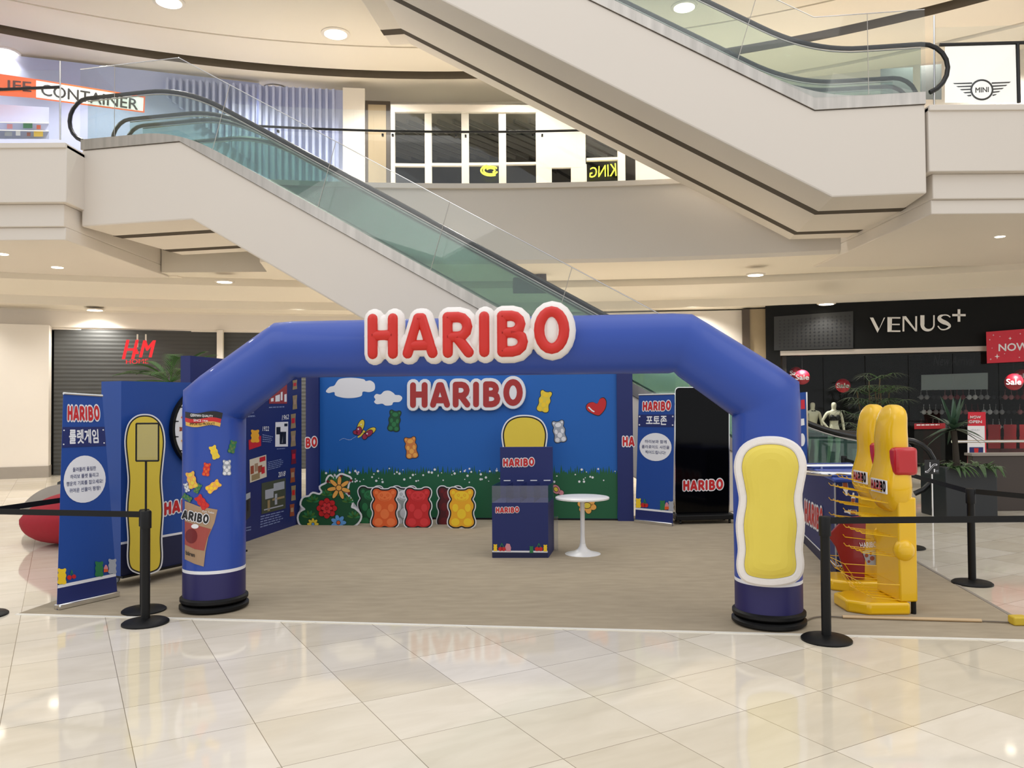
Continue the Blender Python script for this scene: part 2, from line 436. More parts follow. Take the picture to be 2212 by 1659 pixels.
def bear(pr, cx, cy, h, m, light, rot=0.0, L=1, sx=1.0, edge=PBLK, detail=True):
    f = bearmap(cx, cy, h, rot, sx)
    if edge: pr.poly([f(p) for p in bear_outline(.028)], edge, L)
    pr.poly([f(p) for p in bear_outline()], m, L+1)
    if detail:
        def el(x, y, rx, ry, mm, l):
            pr.poly([f((x+rx*math.cos(a), y+ry*math.sin(a))) for a in [2*math.pi*i/14 for i in range(14)]], mm, l)
        for sg in (-1, 1):
            el(sg*.14, .5, .07, .11, light, L+2); el(sg*.14, .13, .1, .1, light, L+2); el(sg*.19, .9, .045, .05, light, L+2)
        el(0, .8, .14, .1, light, L+2); el(0, .33, .11, .12, light, L+2)
    return pr

# ================================================================== THE HALL
RC = V((-.3, -10.3, 0))
def ring(prof, m, a0=-38, a1=38, n=76, c=RC):
    """prof: (radius, z) polyline swept about the atrium centre"""
    mb = MB(); vs = []; fs = []; k = len(prof)
    for i in range(n+1):
        a = math.radians(90 - (a0+(a1-a0)*i/n))
        for r, z in prof: vs.append(V((c.x+r*math.cos(a), c.y+r*math.sin(a), z)))
    for i in range(n):
        for j in range(k-1): fs.append((i*k+j, (i+1)*k+j, (i+1)*k+j+1, i*k+j+1))
    return mb.add(vs, fs, m)
Z2 = 6.6
mb = MB(); mb.box(-34, 34, -14, 34, -.1, 0, FLOOR); mb.build('floor', kind='structure', smooth=False)
# slab edge of the upper floor, its soffit and the stepped ceiling rings under it
CUT = -10.6
ring([(29.5, Z2), (28.25, Z2+.06), (28.2, Z2+.06), (28.2, Z2-.05), (28.3, Z2-.05), (28.3, 4.95), (28.36, 4.87)], WHITE, CUT, 38).build('wall_balcony', kind='structure')
mbc = ring([(28.36, 4.87), (30.94, 4.87)], CREAM, CUT, 38)
mbc.box(-8.3, -5.2, 19.0, 20.6, 4.885, 6.55, CREAM); mbc.box(-24, -8.1, 19.4, 21, 4.86, 5.2, CREAM)
mbc.build('ceiling', kind='structure')
ring([(30.94, 4.87), (30.94, 4.93), (31.0, 4.93), (31.0, 4.7), (31.7, 4.41), (31.7, 4.40), (31.7, 4.2), (32.3, 4.16), (32.34, 4.2), (32.36, 4.12)], CREAM).build('ceiling', kind='structure')
ring([(32.36, 4.14), (32.36, 3.72), (32.42, 3.70), (32.42, 3.66), (32.75, 3.66)], PILLAR).build('trim_2', kind='structure')
ring([(32.78, 3.8), (32.78, 0)], DINT, -38, 11.7).build('wall_back', kind='structure')
# upper floor behind the balcony
ring([(28.25, Z2), (36.5, Z2)], FLOOR).build('floor', kind='structure')
C3 = V((-1.6, 1.4, 0)); Z3 = 10.4
ring([(15.6, Z3+.7), (15.6, Z3), (17.95, Z3), (17.95, Z3+.05), (18.02, Z3+.05), (18.02, Z3), (19.4, Z3)], CREAM, -85, 85, 90, C3).build('ceiling', kind='structure')
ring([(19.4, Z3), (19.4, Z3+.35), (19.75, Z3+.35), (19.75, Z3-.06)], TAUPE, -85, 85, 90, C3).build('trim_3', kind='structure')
ring([(19.75, Z3-.06), (21.4, Z3-.06), (21.4, Z3-.0), (21.46, Z3-.0), (21.46, Z3-.12), (26, Z3-.12)], CREAM, -85, 85, 90, C3).build('ceiling', kind='structure')
ring([(32.4, Z3), (32.4, Z2)], WHITE, 6.6, 38).build('wall_back', kind='structure'); ring([(36.4, Z3), (36.4, Z2)], WHITE, -38, 7.5).build('wall_back', kind='structure')

# landing blocks where the escalators meet the upper floor
def block(x0, x1, yf, yb, name):
    mb = MB(); mb.box(x0, x1, yf, yb, 5.5, Z2-.02, WHITE); mb.box(x0, x1, yf-.04, yb, Z2-.1, Z2, WHITE)
    i0 = x0 if x0 < -9 else x0+.12; i1 = x1-.12 if x1 < 9 else x1
    mb.box(i0, i1, yf+.14, yb, 5.08, 5.5, WHITE); mb.box(i0, i1, yf+.2, yb, 4.84, 5.08, WHITE)
    mb.build(name, kind='structure', bevel=.015)
block(-22, -8.2, 14.75, 19.5, 'wall_left'); block(6.9, 20, 13.15, 18.6, 'wall_right')

# ---- ground floor fronts on the left
def wp(x, r=32.5, z=0.0):      # point of the shop ring seen in column x
    d = ray(x, 869); a = d.x*d.x+1; b = 2*(d.x*(-RC.x) - RC.y); c = RC.x**2+RC.y**2-r*r
    t = (-b+math.sqrt(b*b-4*a*c))/(2*a); return V((d.x*t, t, z))
def front(x0, x1, z0, z1, m, name, th=.12, r=32.5, kind='structure', **k):
    A, B = wp(x0, r), wp(x1, r); e = (B-A); n = V((e.y, -e.x, 0)).normalized()
    mb = MB(); mb.obox(A+V((0, 0, z0)), e, -n*th, (0, 0, z1-z0), m); return mb.build(name, kind=kind, **k)
front(-260, 105, .28, 3.72, PILLAR, 'wall_left', .5, 31.9)
front(-260, 106, 0, .28, GREYB, 'baseboard_left', .5, 31.87)
front(116, 468, 0, 3.68, SHUT, 'door_1', .1, 32.45)
front(468, 481, 0, 3.7, PILLAR, 'trim_4', .25, 32.2)
front(481, 700, 0, 3.68, SHUT, 'door_2', .1, 32.45)
front(700, 1180, 0, 3.68, PILLAR, 'wall_back', .1, 32.4)
front(1180, 1606, 0, 4.14, PILLAR, 'wall_back', .3, 32.1)
front(1606, 1622, 0, 4.14, BRN, 'trim_5', .3, 31.9)
front(1622, 1656, 0, 4.14, TAN2, 'wall_back', .3, 31.95); front(1640, 1700, 0, 4.14, BRN, 'wall_back', .2, 32.2)

# ---- upper floor fronts
U = lambda x, y, r=31.2: None
def up(x0, x1, y0, y1, m, name, r=31.6, th=.12, parent=None, **k):
    A, B = wp(x0, r), wp(x1, r); e = B-A; n = V((e.y, -e.x, 0)).normalized(); D = (A.y+B.y)/2; xm = (x0+x1)/2
    z1 = at(xm, y0, D).z; z0 = at(xm, y1, D).z
    mb = MB(); mb.obox(A+V((0, 0, z0)), e, -n*th, (0, 0, z1-z0), m)
    return mb.build(name, parent, **k)
up(742, 790, 190, 420, PILLAR, 'wall_back', 31.7, .3, kind='structure')
up(791, 845, 218, 420, BRN, 'trim_6', 31.75, .3, kind='structure'); up(797, 836, 226, 420, TAN2, 'wall_back', 31.7, .04, kind='structure')
up(560, 742, 190, 420, LAV, 'wall_left', 31.9, .1, kind='structure')
up(-200, 560, 140, 420, LAV, 'wall_left', 32.1, .1, kind='structure')
mb = MB()
for i in range(26):
    x = 356+i*14.5; A, B = wp(x, 31.75), wp(x+5, 31.75); e = B-A
    zt = 10.1; zb = zt-.5-.12*i if i < 14 else (7.6 if i < 18 else 6.62)
    mb.obox(A+V((0, 0, zb)), e, V((0, .18, 0)), (0, 0, zt-zb), LAV)
mb.build('trim_7', kind='structure')
winb = up(820, 1420, 200, 410, DINT, 'wall_back', 35.9, .1, kind='structure')
MB().box(-3.6, 4.2, 21.9, 26, Z2+.005, Z2+.02, DINT).build('floor', kind='structure')
# shopfront window: white frame around dark panes
def frame_bars(xs, ys, mb, r=31.5):
    for (x0, y0, x1, y1) in xs:
        A, B = wp(x0, r), wp(x1, r); e = B-A; D = (A.y+B.y)/2; xm = (x0+x1)/2
        mb.obox(A+V((0, 0, at(xm, y1, D).z)), e, V((0, .12, 0)), (0, 0, at(xm, y0, D).z-at(xm, y1, D).z), PILLAR)
mb = MB()
frame_bars([(846, 226, 1172, 242), (846, 242, 855, 420), (920, 242, 935, 420), (1000, 242, 1016, 420), (1081, 240, 1097, 420), (1162, 236, 1270, 362),
            (855, 353, 920, 359), (935, 352, 1000, 358), (1016, 351, 1081, 357), (1097, 350, 1162, 355), (1162, 355, 1196, 420), (1238, 355, 1272, 420), (1340, 300, 1356, 420), (1272, 340, 1342, 346)], 0, mb)
wf = mb.build('window_1', kind='structure')
mb = MB(); 
for (x0, y0, x1, y1) in [(855, 242, 920, 420), (935, 242, 1000, 420), (1016, 242, 1081, 420), (1097, 240, 1162, 420), (1272, 240, 1342, 420)]:
    A, B = wp(x0, 31.62), wp(x1, 31.62); D = (A.y+B.y)/2; xm = (x0+x1)/2
    mb.obox(A+V((0, 0, at(xm, y1, D).z)), B-A, V((0, .02, 0)), (0, 0, at(xm, y0, D).z-at(xm, y1, D).z), GLD)
mb.build('window_2', kind='structure')
# slatted ceiling inside the upper shop
mb = MB()
for i in range(22):
    x = -4.6+i*.42; mb.obox((x-1.2, 22.0, 9.45), (.06, 0, 0), (2.6, 3.4, 0), (0, 0, .12), mat('grey_ceiling_slat', (120, 120, 118), .7))
mb.build('trim_8', kind='structure')
# sign reflections in the panes, built as glowing mirrored letters and emblem
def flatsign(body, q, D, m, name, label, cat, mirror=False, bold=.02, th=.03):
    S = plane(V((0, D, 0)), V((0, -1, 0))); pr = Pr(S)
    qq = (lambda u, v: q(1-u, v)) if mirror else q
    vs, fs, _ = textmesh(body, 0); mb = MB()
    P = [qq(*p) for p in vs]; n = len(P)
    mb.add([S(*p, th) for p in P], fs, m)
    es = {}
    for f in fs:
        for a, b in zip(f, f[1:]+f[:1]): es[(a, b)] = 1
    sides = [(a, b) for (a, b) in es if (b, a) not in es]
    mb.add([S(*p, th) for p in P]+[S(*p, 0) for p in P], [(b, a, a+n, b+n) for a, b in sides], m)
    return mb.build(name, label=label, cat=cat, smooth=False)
flatsign('KING', quad((1275, 362), (1330, 352), (1332, 380), (1273, 384)), 21.05, SIGNREF, 'reflected_letters', 'small yellow reflection of sign lettering, built to glow, in the upper shop window at right', 'sign letters', mirror=True)
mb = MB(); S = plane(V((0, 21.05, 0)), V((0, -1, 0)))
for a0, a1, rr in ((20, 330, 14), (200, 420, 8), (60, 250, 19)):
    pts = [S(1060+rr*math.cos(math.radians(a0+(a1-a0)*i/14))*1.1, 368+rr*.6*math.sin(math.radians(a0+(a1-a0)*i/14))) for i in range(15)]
    mb.tube(pts, .022, SIGNREF, 6)
mb.build('reflected_emblem', label='round yellow reflection of an emblem, built to glow, low in the third pane of the upper shop', cat='sign')

# balcony handrail and its glass
def arcpts(r, z, x0, x1, n=24): return [wp(x0+(x1-x0)*i/n, r, z) for i in range(n+1)]
bal = thing('balcony_railing', 'curved glass balcony railing with thin dark handrail on the grey slab edge', 'railing', (0, 18, Z2))
MB().tube(arcpts(28.32, 7.86, 500, 1560), .028, RUBBER, 8).build('handrail', bal)
ringg = MB(); P = arcpts(28.4, Z2, 500, 1560)
for a, b in zip(P, P[1:]): ringg.obox(a, b-a, V((0, .012, 0)), (0, 0, 1.75), GLS)
ringg.build('glass_panel', bal)
for x in (600, 828, 850, 988, 1009, 1155, 1176):
    p = wp(x, 28.34, 7.82); MB().obox(p-V((.02, 0, .06)), (.04, 0, 0), (0, .08, 0), (0, 0, .05), RUBBER).build('bracket', bal)

# downlights
def downlight(x, y, z, e, label, r=.22, ang=120):
    p = gz(x, y, z)
    t = thing('downlight', label, 'ceiling light', p - V((0, 0, .02)), 'ceiling downlights')
    MB().lathe(p-V((0, 0, .035)), [(r*.86, 0), (r*.86, .03)], LAMP).build('lens', t)
    MB().lathe(p-V((0, 0, .03)), [(r, 0), (r*1.12, .01), (r*1.12, .03)], PILLAR).build('trim_ring', t)
    if e: spot(p-V((0, 0, .08)), e, ang)
downlight(725, 72, Z3, 420, 'round white downlight in the top ceiling between the two long escalators', .3)
downlight(365, 3, Z3, 420, 'round white downlight cut by the top edge of the photo', .3)
downlight(595, 193, Z3-.1, 420, 'round downlight near the grey slatted wall upstairs', .28)
downlight(12, 112, Z3-.06, 480, 'bright downlight above the orange shop sign at the far left', .3)
downlight(2188, 75, Z3-.06, 480, 'bright downlight above the black winged emblem board', .3)
downlight(1478, 14, Z3, 380, 'downlight seen through glass of the upper right escalator', .26)
downlight(485, 607, 4.7, 330, 'downlight in the lower ceiling ring right of the left escalator landing', .2)
downlight(1632, 592, 4.7, 330, 'downlight in the lower ceiling ring above the black shopfront', .2)
downlight(124, 575, 4.87, 160, 'small round downlight under the left slab beside another', .14)
downlight(4, 546, 4.87, 160, 'small round downlight at the left edge of the photo', .14)
downlight(2160, 508, 4.87, 160, 'small downlight under the right slab', .1)
downlight(205, 668, 4.14, 200, 'downlight washing the white wall above the grey shutter', .2, 150)
downlight(1785, 655, 4.14, 60, 'downlight just above the black shop fascia', .2, 140)
for x in (-160, 640, 900, 1200, 1500):  # added spots without discs, brightening the lower ceiling rings by floor bounce
    p = wp(x, 31.3, 4.35); spot(p, 380 if x > 0 else 240, 130)

# ================================================================== ESCALATORS
def escalator(name, label, K, A, W, s_up, s_dn, l_dn, l_up, zt, whole):
    """K: point of the near steel edge at a knee with the incline's s=0; A azimuth; s range of the incline; landing lengths"""
    d = V((-math.cos(A), math.sin(A), 0)); nf = V((math.sin(A), math.cos(A), 0))   # up-hill, away from viewer
    t30 = math.tan(math.radians(30)); K = V(K)
    t = thing(name, label, 'escalator', (K.x, K.y, 0 if whole else 5.0))
    def top(s, off=0.0):        # steel-top line
        if s < s_dn: return K.z + s_dn*t30 + off
        if s > s_up: return K.z + s_up*t30 + off
        return K.z + s*t30 + off
    def pt(s, w_, z): return V((K.x, K.y, 0)) + d*s + nf*w_ + V((0, 0, z))
    def path(off, w_, s0=None, s1=None, rnd=.8, clamp=None, sharp=False):
        s0 = s_dn-l_dn if s0 is None else s0; s1 = s_up+l_up if s1 is None else s1
        ss = [s0]
        for k in (s_dn, s_up):
            for j in range(-5, 6):
                q = k + rnd*j/5
                if s0 < q < s1: ss.append(q)
        ss.append(s1); out = []
        for s in ss:
            z = top(s, off)
            for k, sg in (() if sharp else ((s_dn, 1), (s_up, -1))):     # ease the knees
                if abs(s-k) < rnd: z = z + sg*t30*(rnd-abs(s-k))**2/(4*rnd)
            if clamp is not None: z = max(z, clamp)
            out.append(pt(s, w_, z))
        return out
    def strip(mb, lo, hi, w0, w1, m, **k):
        a = path(lo, w0, sharp=lo < -.1, **k); b = path(hi, w0, **k); c = path(hi, w1, **k); e = path(lo, w1, sharp=lo < -.1, **k); n = len(a)
        vs = a+b+c+e; fs = []
        for i in range(n-1):
            fs += [(i, i+1, n+i+1, n+i), (n+i, n+i+1, 2*n+i+1, 2*n+i), (2*n+i, 2*n+i+1, 3*n+i+1, 3*n+i), (3*n+i, 3*n+i+1, i+1, i)]
        fs += [(0, n, 2*n, 3*n), (n-1, 4*n-1, 3*n-1, 2*n-1)]
        return mb.add(vs, fs, m)
    # cladding: one closed profile pushed through the width
    st = -.2; dn = -1.68 if not whole else -1.68
    ssu = [s_dn-l_dn, s_dn, s_up, s_up+l_up]
    upz = [max(top(s, st), .02) for s in ssu]
    k_ = .26                       # the soffit knees sit a little down-hill
    lo_s = [s_dn-l_dn, s_dn-k_, s_up-k_ , s_up+l_up]
    def lowz(s):
        if s <= s_dn-k_: return K.z+s_dn*t30+dn
        if s >= s_up-k_: return K.z+s_up*t30+dn+.0
        return K.z+(s+k_)*t30+dn
    def clampz(z): return max(z, .0)
    S_ = sorted(set(lo_s + ([] if lowz(s_dn-l_dn) >= 0 else [s_dn-k_ + (-(K.z+s_dn*t30+dn))/t30])))
    prof_u = list(zip(ssu, upz)); prof_l = [(s, clampz(lowz(s))) for s in S_]
    pts = [pt(s, 0, z) for s, z in prof_u] + [pt(s, 0, z) for s, z in prof_l[::-1]]
    MB().prism(pts, nf*W, WHITE).build('side_cladding', t, smooth=False, bevel=.03)
    mb = MB()
    for w0, w1 in ((W*.28, W*.28+.26), (W*.78, W*.78+.26)):
        for (sa, za), (sb, zb) in zip(prof_l, prof_l[1:]):
            if min(za, zb) <= .001: continue
            a = pt(sa, w0, za-.004); b = pt(sb, w0, zb-.004); c = pt(sb, w1, zb-.004); e = pt(sa, w1, za-.004)
            mb.add([a, b, c, e, a+V((0, 0, .01)), b+V((0, 0, .01)), c+V((0, 0, .01)), e+V((0, 0, .01))], [(0, 1, 2, 3), (7, 6, 5, 4), (0, 4, 5, 1), (3, 2, 6, 7)], DGREY)
    mb.build('soffit_groove', t)
    # steel decking along the outer sides
    for w0, w1 in ((-.03, .28), (W-.28, W+.03)):
        strip(MB(), -.2, 0, w0, w1, STEEL).build('steel_decking', t, ang=25)
    strip(MB(), -.2, -.02, W/2-.25, W/2+.25, STEEL).build('centre_decking', t)
    SG = mat('grooved_step_metal', (92, 100, 98), .6, 0)
    for w0, w1 in ((.32, W/2-.28), (W/2+.28, W-.32)):
        strip(MB(), -.3, -.17, w0, w1, SG).build('steps', t)
    # balustrades: glass and handrail loops
    ends = [s_dn-l_dn-.35, s_up+l_up+.35]
    for i, w_ in enumerate((.16, W/2-.2, W/2+.2, W-.16)):
        g = MB(); strip(g, 0, .82, w_-.006, w_+.006, GLT); g.build('glass_balustrade', t)
        hp = path(.87, w_)
        rr = .42
        def loop(p, dirv):
            c = p - V((0, 0, rr)); return [c + dirv*(rr*math.sin(a)) + V((0, 0, rr*math.cos(a))) for a in [math.pi*j/10 for j in range(1, 10)]]
        hp = loop(hp[0], -d)[::-1] + hp + loop(hp[-1], d)
        MB().tube(hp, .04, RUBBER, 8).build('handrail', t)
        MB().tube([q-V((0, 0, .05)) for q in path(.86, w_)], .014, STEEL, 6).build('handrail_track', t)
    # outer guard glass with joints and clips on the near side
    g = MB(); ssg = (-l_dn*.0+s_dn-l_dn+.0, s_up+l_up)
    g0 = 2.4 if whole else None
    a = path(0, -.05, s0=g0, rnd=.02); b = path(1.36, -.05, s0=g0, rnd=.02)
    for i in range(len(a)-1): g.add([a[i], a[i+1], b[i+1], b[i]], [(0, 1, 2, 3)], GLS)
    for i in range(len(a)-1): g.add([q+nf*.012 for q in (a[i], a[i+1], b[i+1], b[i])], [(0, 1, 2, 3)], GLS)
    g.build('guard_glass', t)
    MB().tube([q+nf*.006 for q in b], .008, CHROME, 6).build('glass_edge', t)
    s = s_dn-l_dn+.9+(2.4 if whole else 0)
    while s < s_up+l_up-.3:
        lean = .35 if s_dn < s < s_up else 0
        j0 = pt(s, -.05, top(s)); j1 = pt(s-lean, -.05, top(s-lean)+1.36)
        MB().tube([j0, j1], .006, STEEL, 6).build('glass_joint', t); s += 2.1
    return t, pt, top
A1 = math.radians(13); A2 = math.radians(8)
e1, pt1, top1 = escalator('escalator', 'long escalator running down from the upper left landing behind the blue arch', (4.96, 12.33, .27), A1, 3.1, 11.42, 0, 1.0, 2.15, Z2, True)
e2, pt2, top2 = escalator('escalator', 'escalator rising out of the top of the photo from the upper right landing', (5.12, 13.4, 6.82), A2, 3.56, 8.2, 0, 1.75, 0.2, Z2, False)
# end posts and upper railings
mb = MB(); p = at(130, 188, 14.9); q = at(-60, 196, 14.9)
rl = thing('glass_railing', 'glass railing with dark handrail on the left landing slab', 'railing', (p.x-1, 14.9, Z2))
MB().tube([q, p], .03, RUBBER).build('handrail', rl)
MB().tube([at(130, 302, 14.9), at(130, 132, 14.9)], .015, CHROME).build('post', rl)
MB().obox(at(-60, 302, 14.92), at(128, 300, 14.92)-at(-60, 302, 14.92), (0, .012, 0), (0, 0, 1.3), GLS).build('glass_panel', rl)
rr = thing('glass_railing', 'glass railing with dark handrail on the right landing slab', 'railing', (9, 13.4, Z2))
MB().tube([at(2030, 97, 13.3), at(2290, 90, 13.3)], .03, RUBBER).build('handrail', rr)
MB().tube([at(2018, 228, 13.3), at(2018, 34, 13.3)], .016, CHROME).build('post', rr)
MB().tube([at(2201, 222, 13.3), at(2198, 95, 13.3)], .03, RUBBER).build('post', rr)
a = at(2020, 226, 13.32); MB().obox(a, at(2290, 218, 13.32)-a, (0, .012, 0), (0, 0, 1.3), GLS).build('glass_panel', rr)

# added spots without discs, lifting the upper ceiling by bounce off its floor
for x in (-500, -150, 200, 520, 820, 1120, 1420, 1720, 2020, 2400):
    spot(wp(x, 30.2, 10.25), 420, 140)

# ================================================================== THE BOOTH
# carpet
mb = MB(); cz = .002
mb.prism([(-4.17, 6.82, 0), (3.89, 5.87, 0), (4.86, 12.1, 0), (-3.3, 12.7, 0)], (0, 0, cz), CARPET)
cp = mb.build('carpet', label='large beige exhibition carpet under the blue booth with a thin white front strip', cat='carpet', smooth=False)
mb = MB(); a = V((-4.17, 6.80, 0)); b = V((3.9, 5.85, 0)); e = (b-a).normalized(); n = V((e.y, -e.x, 0))
mb.obox(a, b-a, n*.035, (0, 0, .005), TRIMW); mb.build('edge_strip', cp, label='white front strip')
mb = MB(); a = V((3.9, 5.87, 0)); b = V((4.86, 12.1, 0)); mb.obox(a, b-a, V((.03, 0, 0)), (0, 0, .005), GREYB); mb.build('edge_strip', cp, label='grey side strip')

# ---- inflatable arch
AL = V((-2.58, 6.97, 0)); AR = V((2.01, 6.37, 0)); ae = (AR-AL).normalized(); an = V((ae.y, -ae.x, 0)); ALN = (AR-AL).length
arch = thing('inflatable_arch', 'big blue inflatable entrance arch on two black ringed feet', 'arch', (AL+AR)/2)
def archtube(path, r, cols):
    """path in (s, z); mitred joints; cols: material for each stretch"""
    n = 40; mb = MB(); rings = []; k = len(path)
    stations = []
    for i, (s, z) in enumerate(path):
        p = V((s, z)); rr = r[i]
        if i == 0 or i == k-1:
            d = (V(path[1])-p if i == 0 else p-V(path[-2])).normalized(); stations.append((p, V((-d.y, d.x)), 1.0, rr, cols[min(i, k-2)]))
        else:
            d0 = (p-V(path[i-1])).normalized(); d1 = (V(path[i+1])-p).normalized()
            if (d0-d1).length < 1e-4: stations.append((p, V((-d0.y, d0.x)), 1.0, rr, cols[i])); continue
            m_ = V((-d0.y, d0.x)) + V((-d1.y, d1.x)); m_.normalize(); c = m_.dot(V((-d0.y, d0.x)))
            # soft seam: rings just before and after the joint
            stations.append((p-d0*.10, (V((-d0.y, d0.x))*.75+m_*.25).normalized(), 1+.02, rr, cols[i-1]))
            stations.append((p, m_, 1/c*.985, rr*.995, cols[i]))
            stations.append((p+d1*.10, (V((-d1.y, d1.x))*.75+m_*.25).normalized(), 1+.02, rr, cols[i]))
    groups = {}
    for p, m_, st, rr, c in stations:
        rings.append([AL + ae*(p.x + m_.x*math.cos(a)*rr*st) + V((0, 0, p.y + m_.y*math.cos(a)*rr*st)) + an*math.sin(a)*rr for a in [2*math.pi*j/n for j in range(n)]])
    for i in range(len(rings)-1):
        mb.add(rings[i]+rings[i+1], [(j, (j+1) % n, n+(j+1) % n, n+j) for j in range(n)], stations[i][4])
    # merge seams
    return mb
R1 = .258
path = [(0, .10), (0, .335), (0, .362), (0, 1.755), (.64, 2.215), (ALN-.64, 2.215), (ALN, 1.765), (ALN, .362), (ALN, .335), (ALN, .10)]
cols = [AIND, PWHITE, ABLUE, ABLUE, ABLUE, ABLUE, ABLUE, PWHITE, AIND]
tb = archtube(path, [R1]*4+[.237]*2+[R1]*4, cols)
o = tb.build('tube', arch, ang=60)
bm = bmesh.new(); bm.from_mesh(o.data); bmesh.ops.remove_doubles(bm, verts=bm.verts, dist=.0005); bm.to_mesh(o.data); bm.free()
o.data.polygons.foreach_set('use_smooth', [True]*len(o.data.polygons))
for c in (AL, AR):
    for z0, r in ((0.005, .285), (.068, .28)):
        MB().lathe(c, [(.2, z0), (r-.02, z0), (r, z0+.015), (r, z0+.038), (r-.02, z0+.052), (.2, z0+.052)], BLACK, 40).build('foot_ring', arch)
# logo cushion on the beam: white puffy backing, six red puffy letters
fr0 = AL + an*.245; LS = vplane(fr0, fr0+ae)
q0 = LS(802, 777); q1 = LS(1232, 770); LH = (LS(802, 681)-q0).length; LU = (q1-q0)/LW; LVv = V((0, 0, LH))
def puff(mb, segs, r, dep, m, off):
    for st in segs:
        if len(st) == 2:
            n_ = max(2, int((V(st[1])-V(st[0])).length/.12)); st = [tuple(V(st[0]).lerp(V(st[1]), i/n_)) for i in range(n_+1)]
        a, b = V(st[0]), V(st[-1]); P = [V(p) for p in st]
        d0 = (P[0]-P[1]).normalized(); d1 = (P[-1]-P[-2]).normalized()
        closed = (a-b).length < 1e-3
        pts = []; rs = []
        if not closed:
            for t in (80, 55, 28): pts.append(P[0]+d0*r*math.sin(math.radians(t))); rs.append(r*math.cos(math.radians(t)))
        for p in (P[:-1] if closed else P): pts.append(p); rs.append(r)
        if not closed:
            for t in (28, 55, 80): pts.append(P[-1]+d1*r*math.sin(math.radians(t))); rs.append(r*math.cos(math.radians(t)))
        n = 14; vs = []; fs = []; k = len(pts)
        for i in range(k):
            t = (pts[(i+1) % k]-pts[i-1]) if closed else (pts[min(i+1, k-1)]-pts[max(i-1, 0)])
            t.normalize(); sd = V((-t.y, t.x))
            for j in range(n):
                an_ = 2*math.pi*j/n; f = pts[i] + sd*(math.cos(an_)*rs[i]); h = math.sin(an_)*rs[i]/r*dep + off
                vs.append(q0 + LU*f.x + LVv*f.y + an*h)
        for i in range(k if closed else k-1):
            for j in range(n): fs.append((i*n+j, i*n+(j+1) % n, ((i+1) % k)*n+(j+1) % n, ((i+1) % k)*n+j))
        if not closed: fs += [list(range(n)), list(range((k-1)*n, k*n))]
        mb.add(vs, fs, m)
    return mb
mb = MB()
for g in 'HARIBO': puff(mb, GLY[g]+FILL[g], .245 if g != 'O' else .25, .075, WPUFF, .03)
for a_, b_ in (((.35, .2), (.35, .8)), ((.8, .3), (1.0, .45)), ((1.55, .3), (1.7, .3)), ((2.45, .3), (2.55, .6)), ((3.6, .3), (3.8, .5))): puff(mb, [[a_, b_]], .2, .07, WPUFF, .03)
cush = mb.build('logo_cushion', arch, label='white puffy cushion behind the red letters')
for g in 'HARIBO': puff(MB(), GLY[g], .124, .04, RPUFF, .085).build('letter', cush, label='red puffy letter '+g) 

# plain yellow cushion with a white rim strapped to the right leg
def stacked(S, outline, mats, name, parent, label=None, back=-.02):
    """outline in frame coordinates laid on S; mats: (shrink, depth, material)"""
    c = V((sum(p[0] for p in outline)/len(outline), sum(p[1] for p in outline)/len(outline)))
    mb = MB(); n = len(outline)
    def grow(d):
        r = []
        for i in range(n):
            a = V(outline[i-1]); b = V(outline[(i+1) % n]); t = (b-a).normalized(); r.append((outline[i][0]+t.y*d, outline[i][1]-t.x*d) if d > -4 else (c.x+(outline[i][0]-c.x)*(1+d/55), c.y+(outline[i][1]-c.y)*(1+d/150)))
        return r
    prev = None
    for d, h, m in mats:
        L = [S(x, y, h) for x, y in grow(d)]
        if prev is not None: mb.add(prev+L, [(i, (i+1) % n, n+(i+1) % n, n+i) for i in range(n)], m)
        prev = L
    mb.add(prev, [list(range(n))], mats[-1][2])
    return mb.build(name, parent, label=label, ang=50)
def pill(cx, top, bot, w0, w1, w2):      # simple smooth skittle-like outline, listed clockwise in the frame
    ys = [(0, .0), (.012, .45), (.06, .82), (.16, 1.0), (.30, .92), (.42, .86), (.6, 1.0), (.78, .92), (.9, .97), (.965, .86), (.99, .5), (1.0, 0)]
    def wd(t): return w0*(1-t)**2 + 2*w1*t*(1-t) + w2*t*t
    Rr = [(cx+wd(t)*k, top+(bot-top)*t) for t, k in ys]; Ll = [(cx-wd(t)*k, top+(bot-top)*t) for t, k in ys[-2:0:-1]]
    return catmull(Rr+Ll, 4)
RS = plane(V((AR.x, AR.y-.30, 0)), V((-.02, -1, 0)))
ol = pill(1664, 962, 1248, 62, 52, 56)
area_sign = sum(ol[i-1][0]*ol[i][1]-ol[i][0]*ol[i-1][1] for i in range(len(ol)))
if area_sign < 0: ol = ol[::-1]
stacked(RS, ol, [(10, -.09, WPUFF), (19, -.05, WPUFF), (20, 0, WPUFF), (16, .03, WPUFF), (6, .035, WPUFF), (2, .03, WPUFF)], 'white_rimmed_cushion', arch, 'plain white rimmed cushion on the right leg')
stacked(RS, ol, [(4, .02, PBLK), (2, .034, PBLK), (0, .036, YPUFF), (-6, .055, YPUFF), (-16, .07, YPUFF), (-30, .078, YPUFF)], 'yellow_cushion', arch, 'plain yellow front of the cushion')

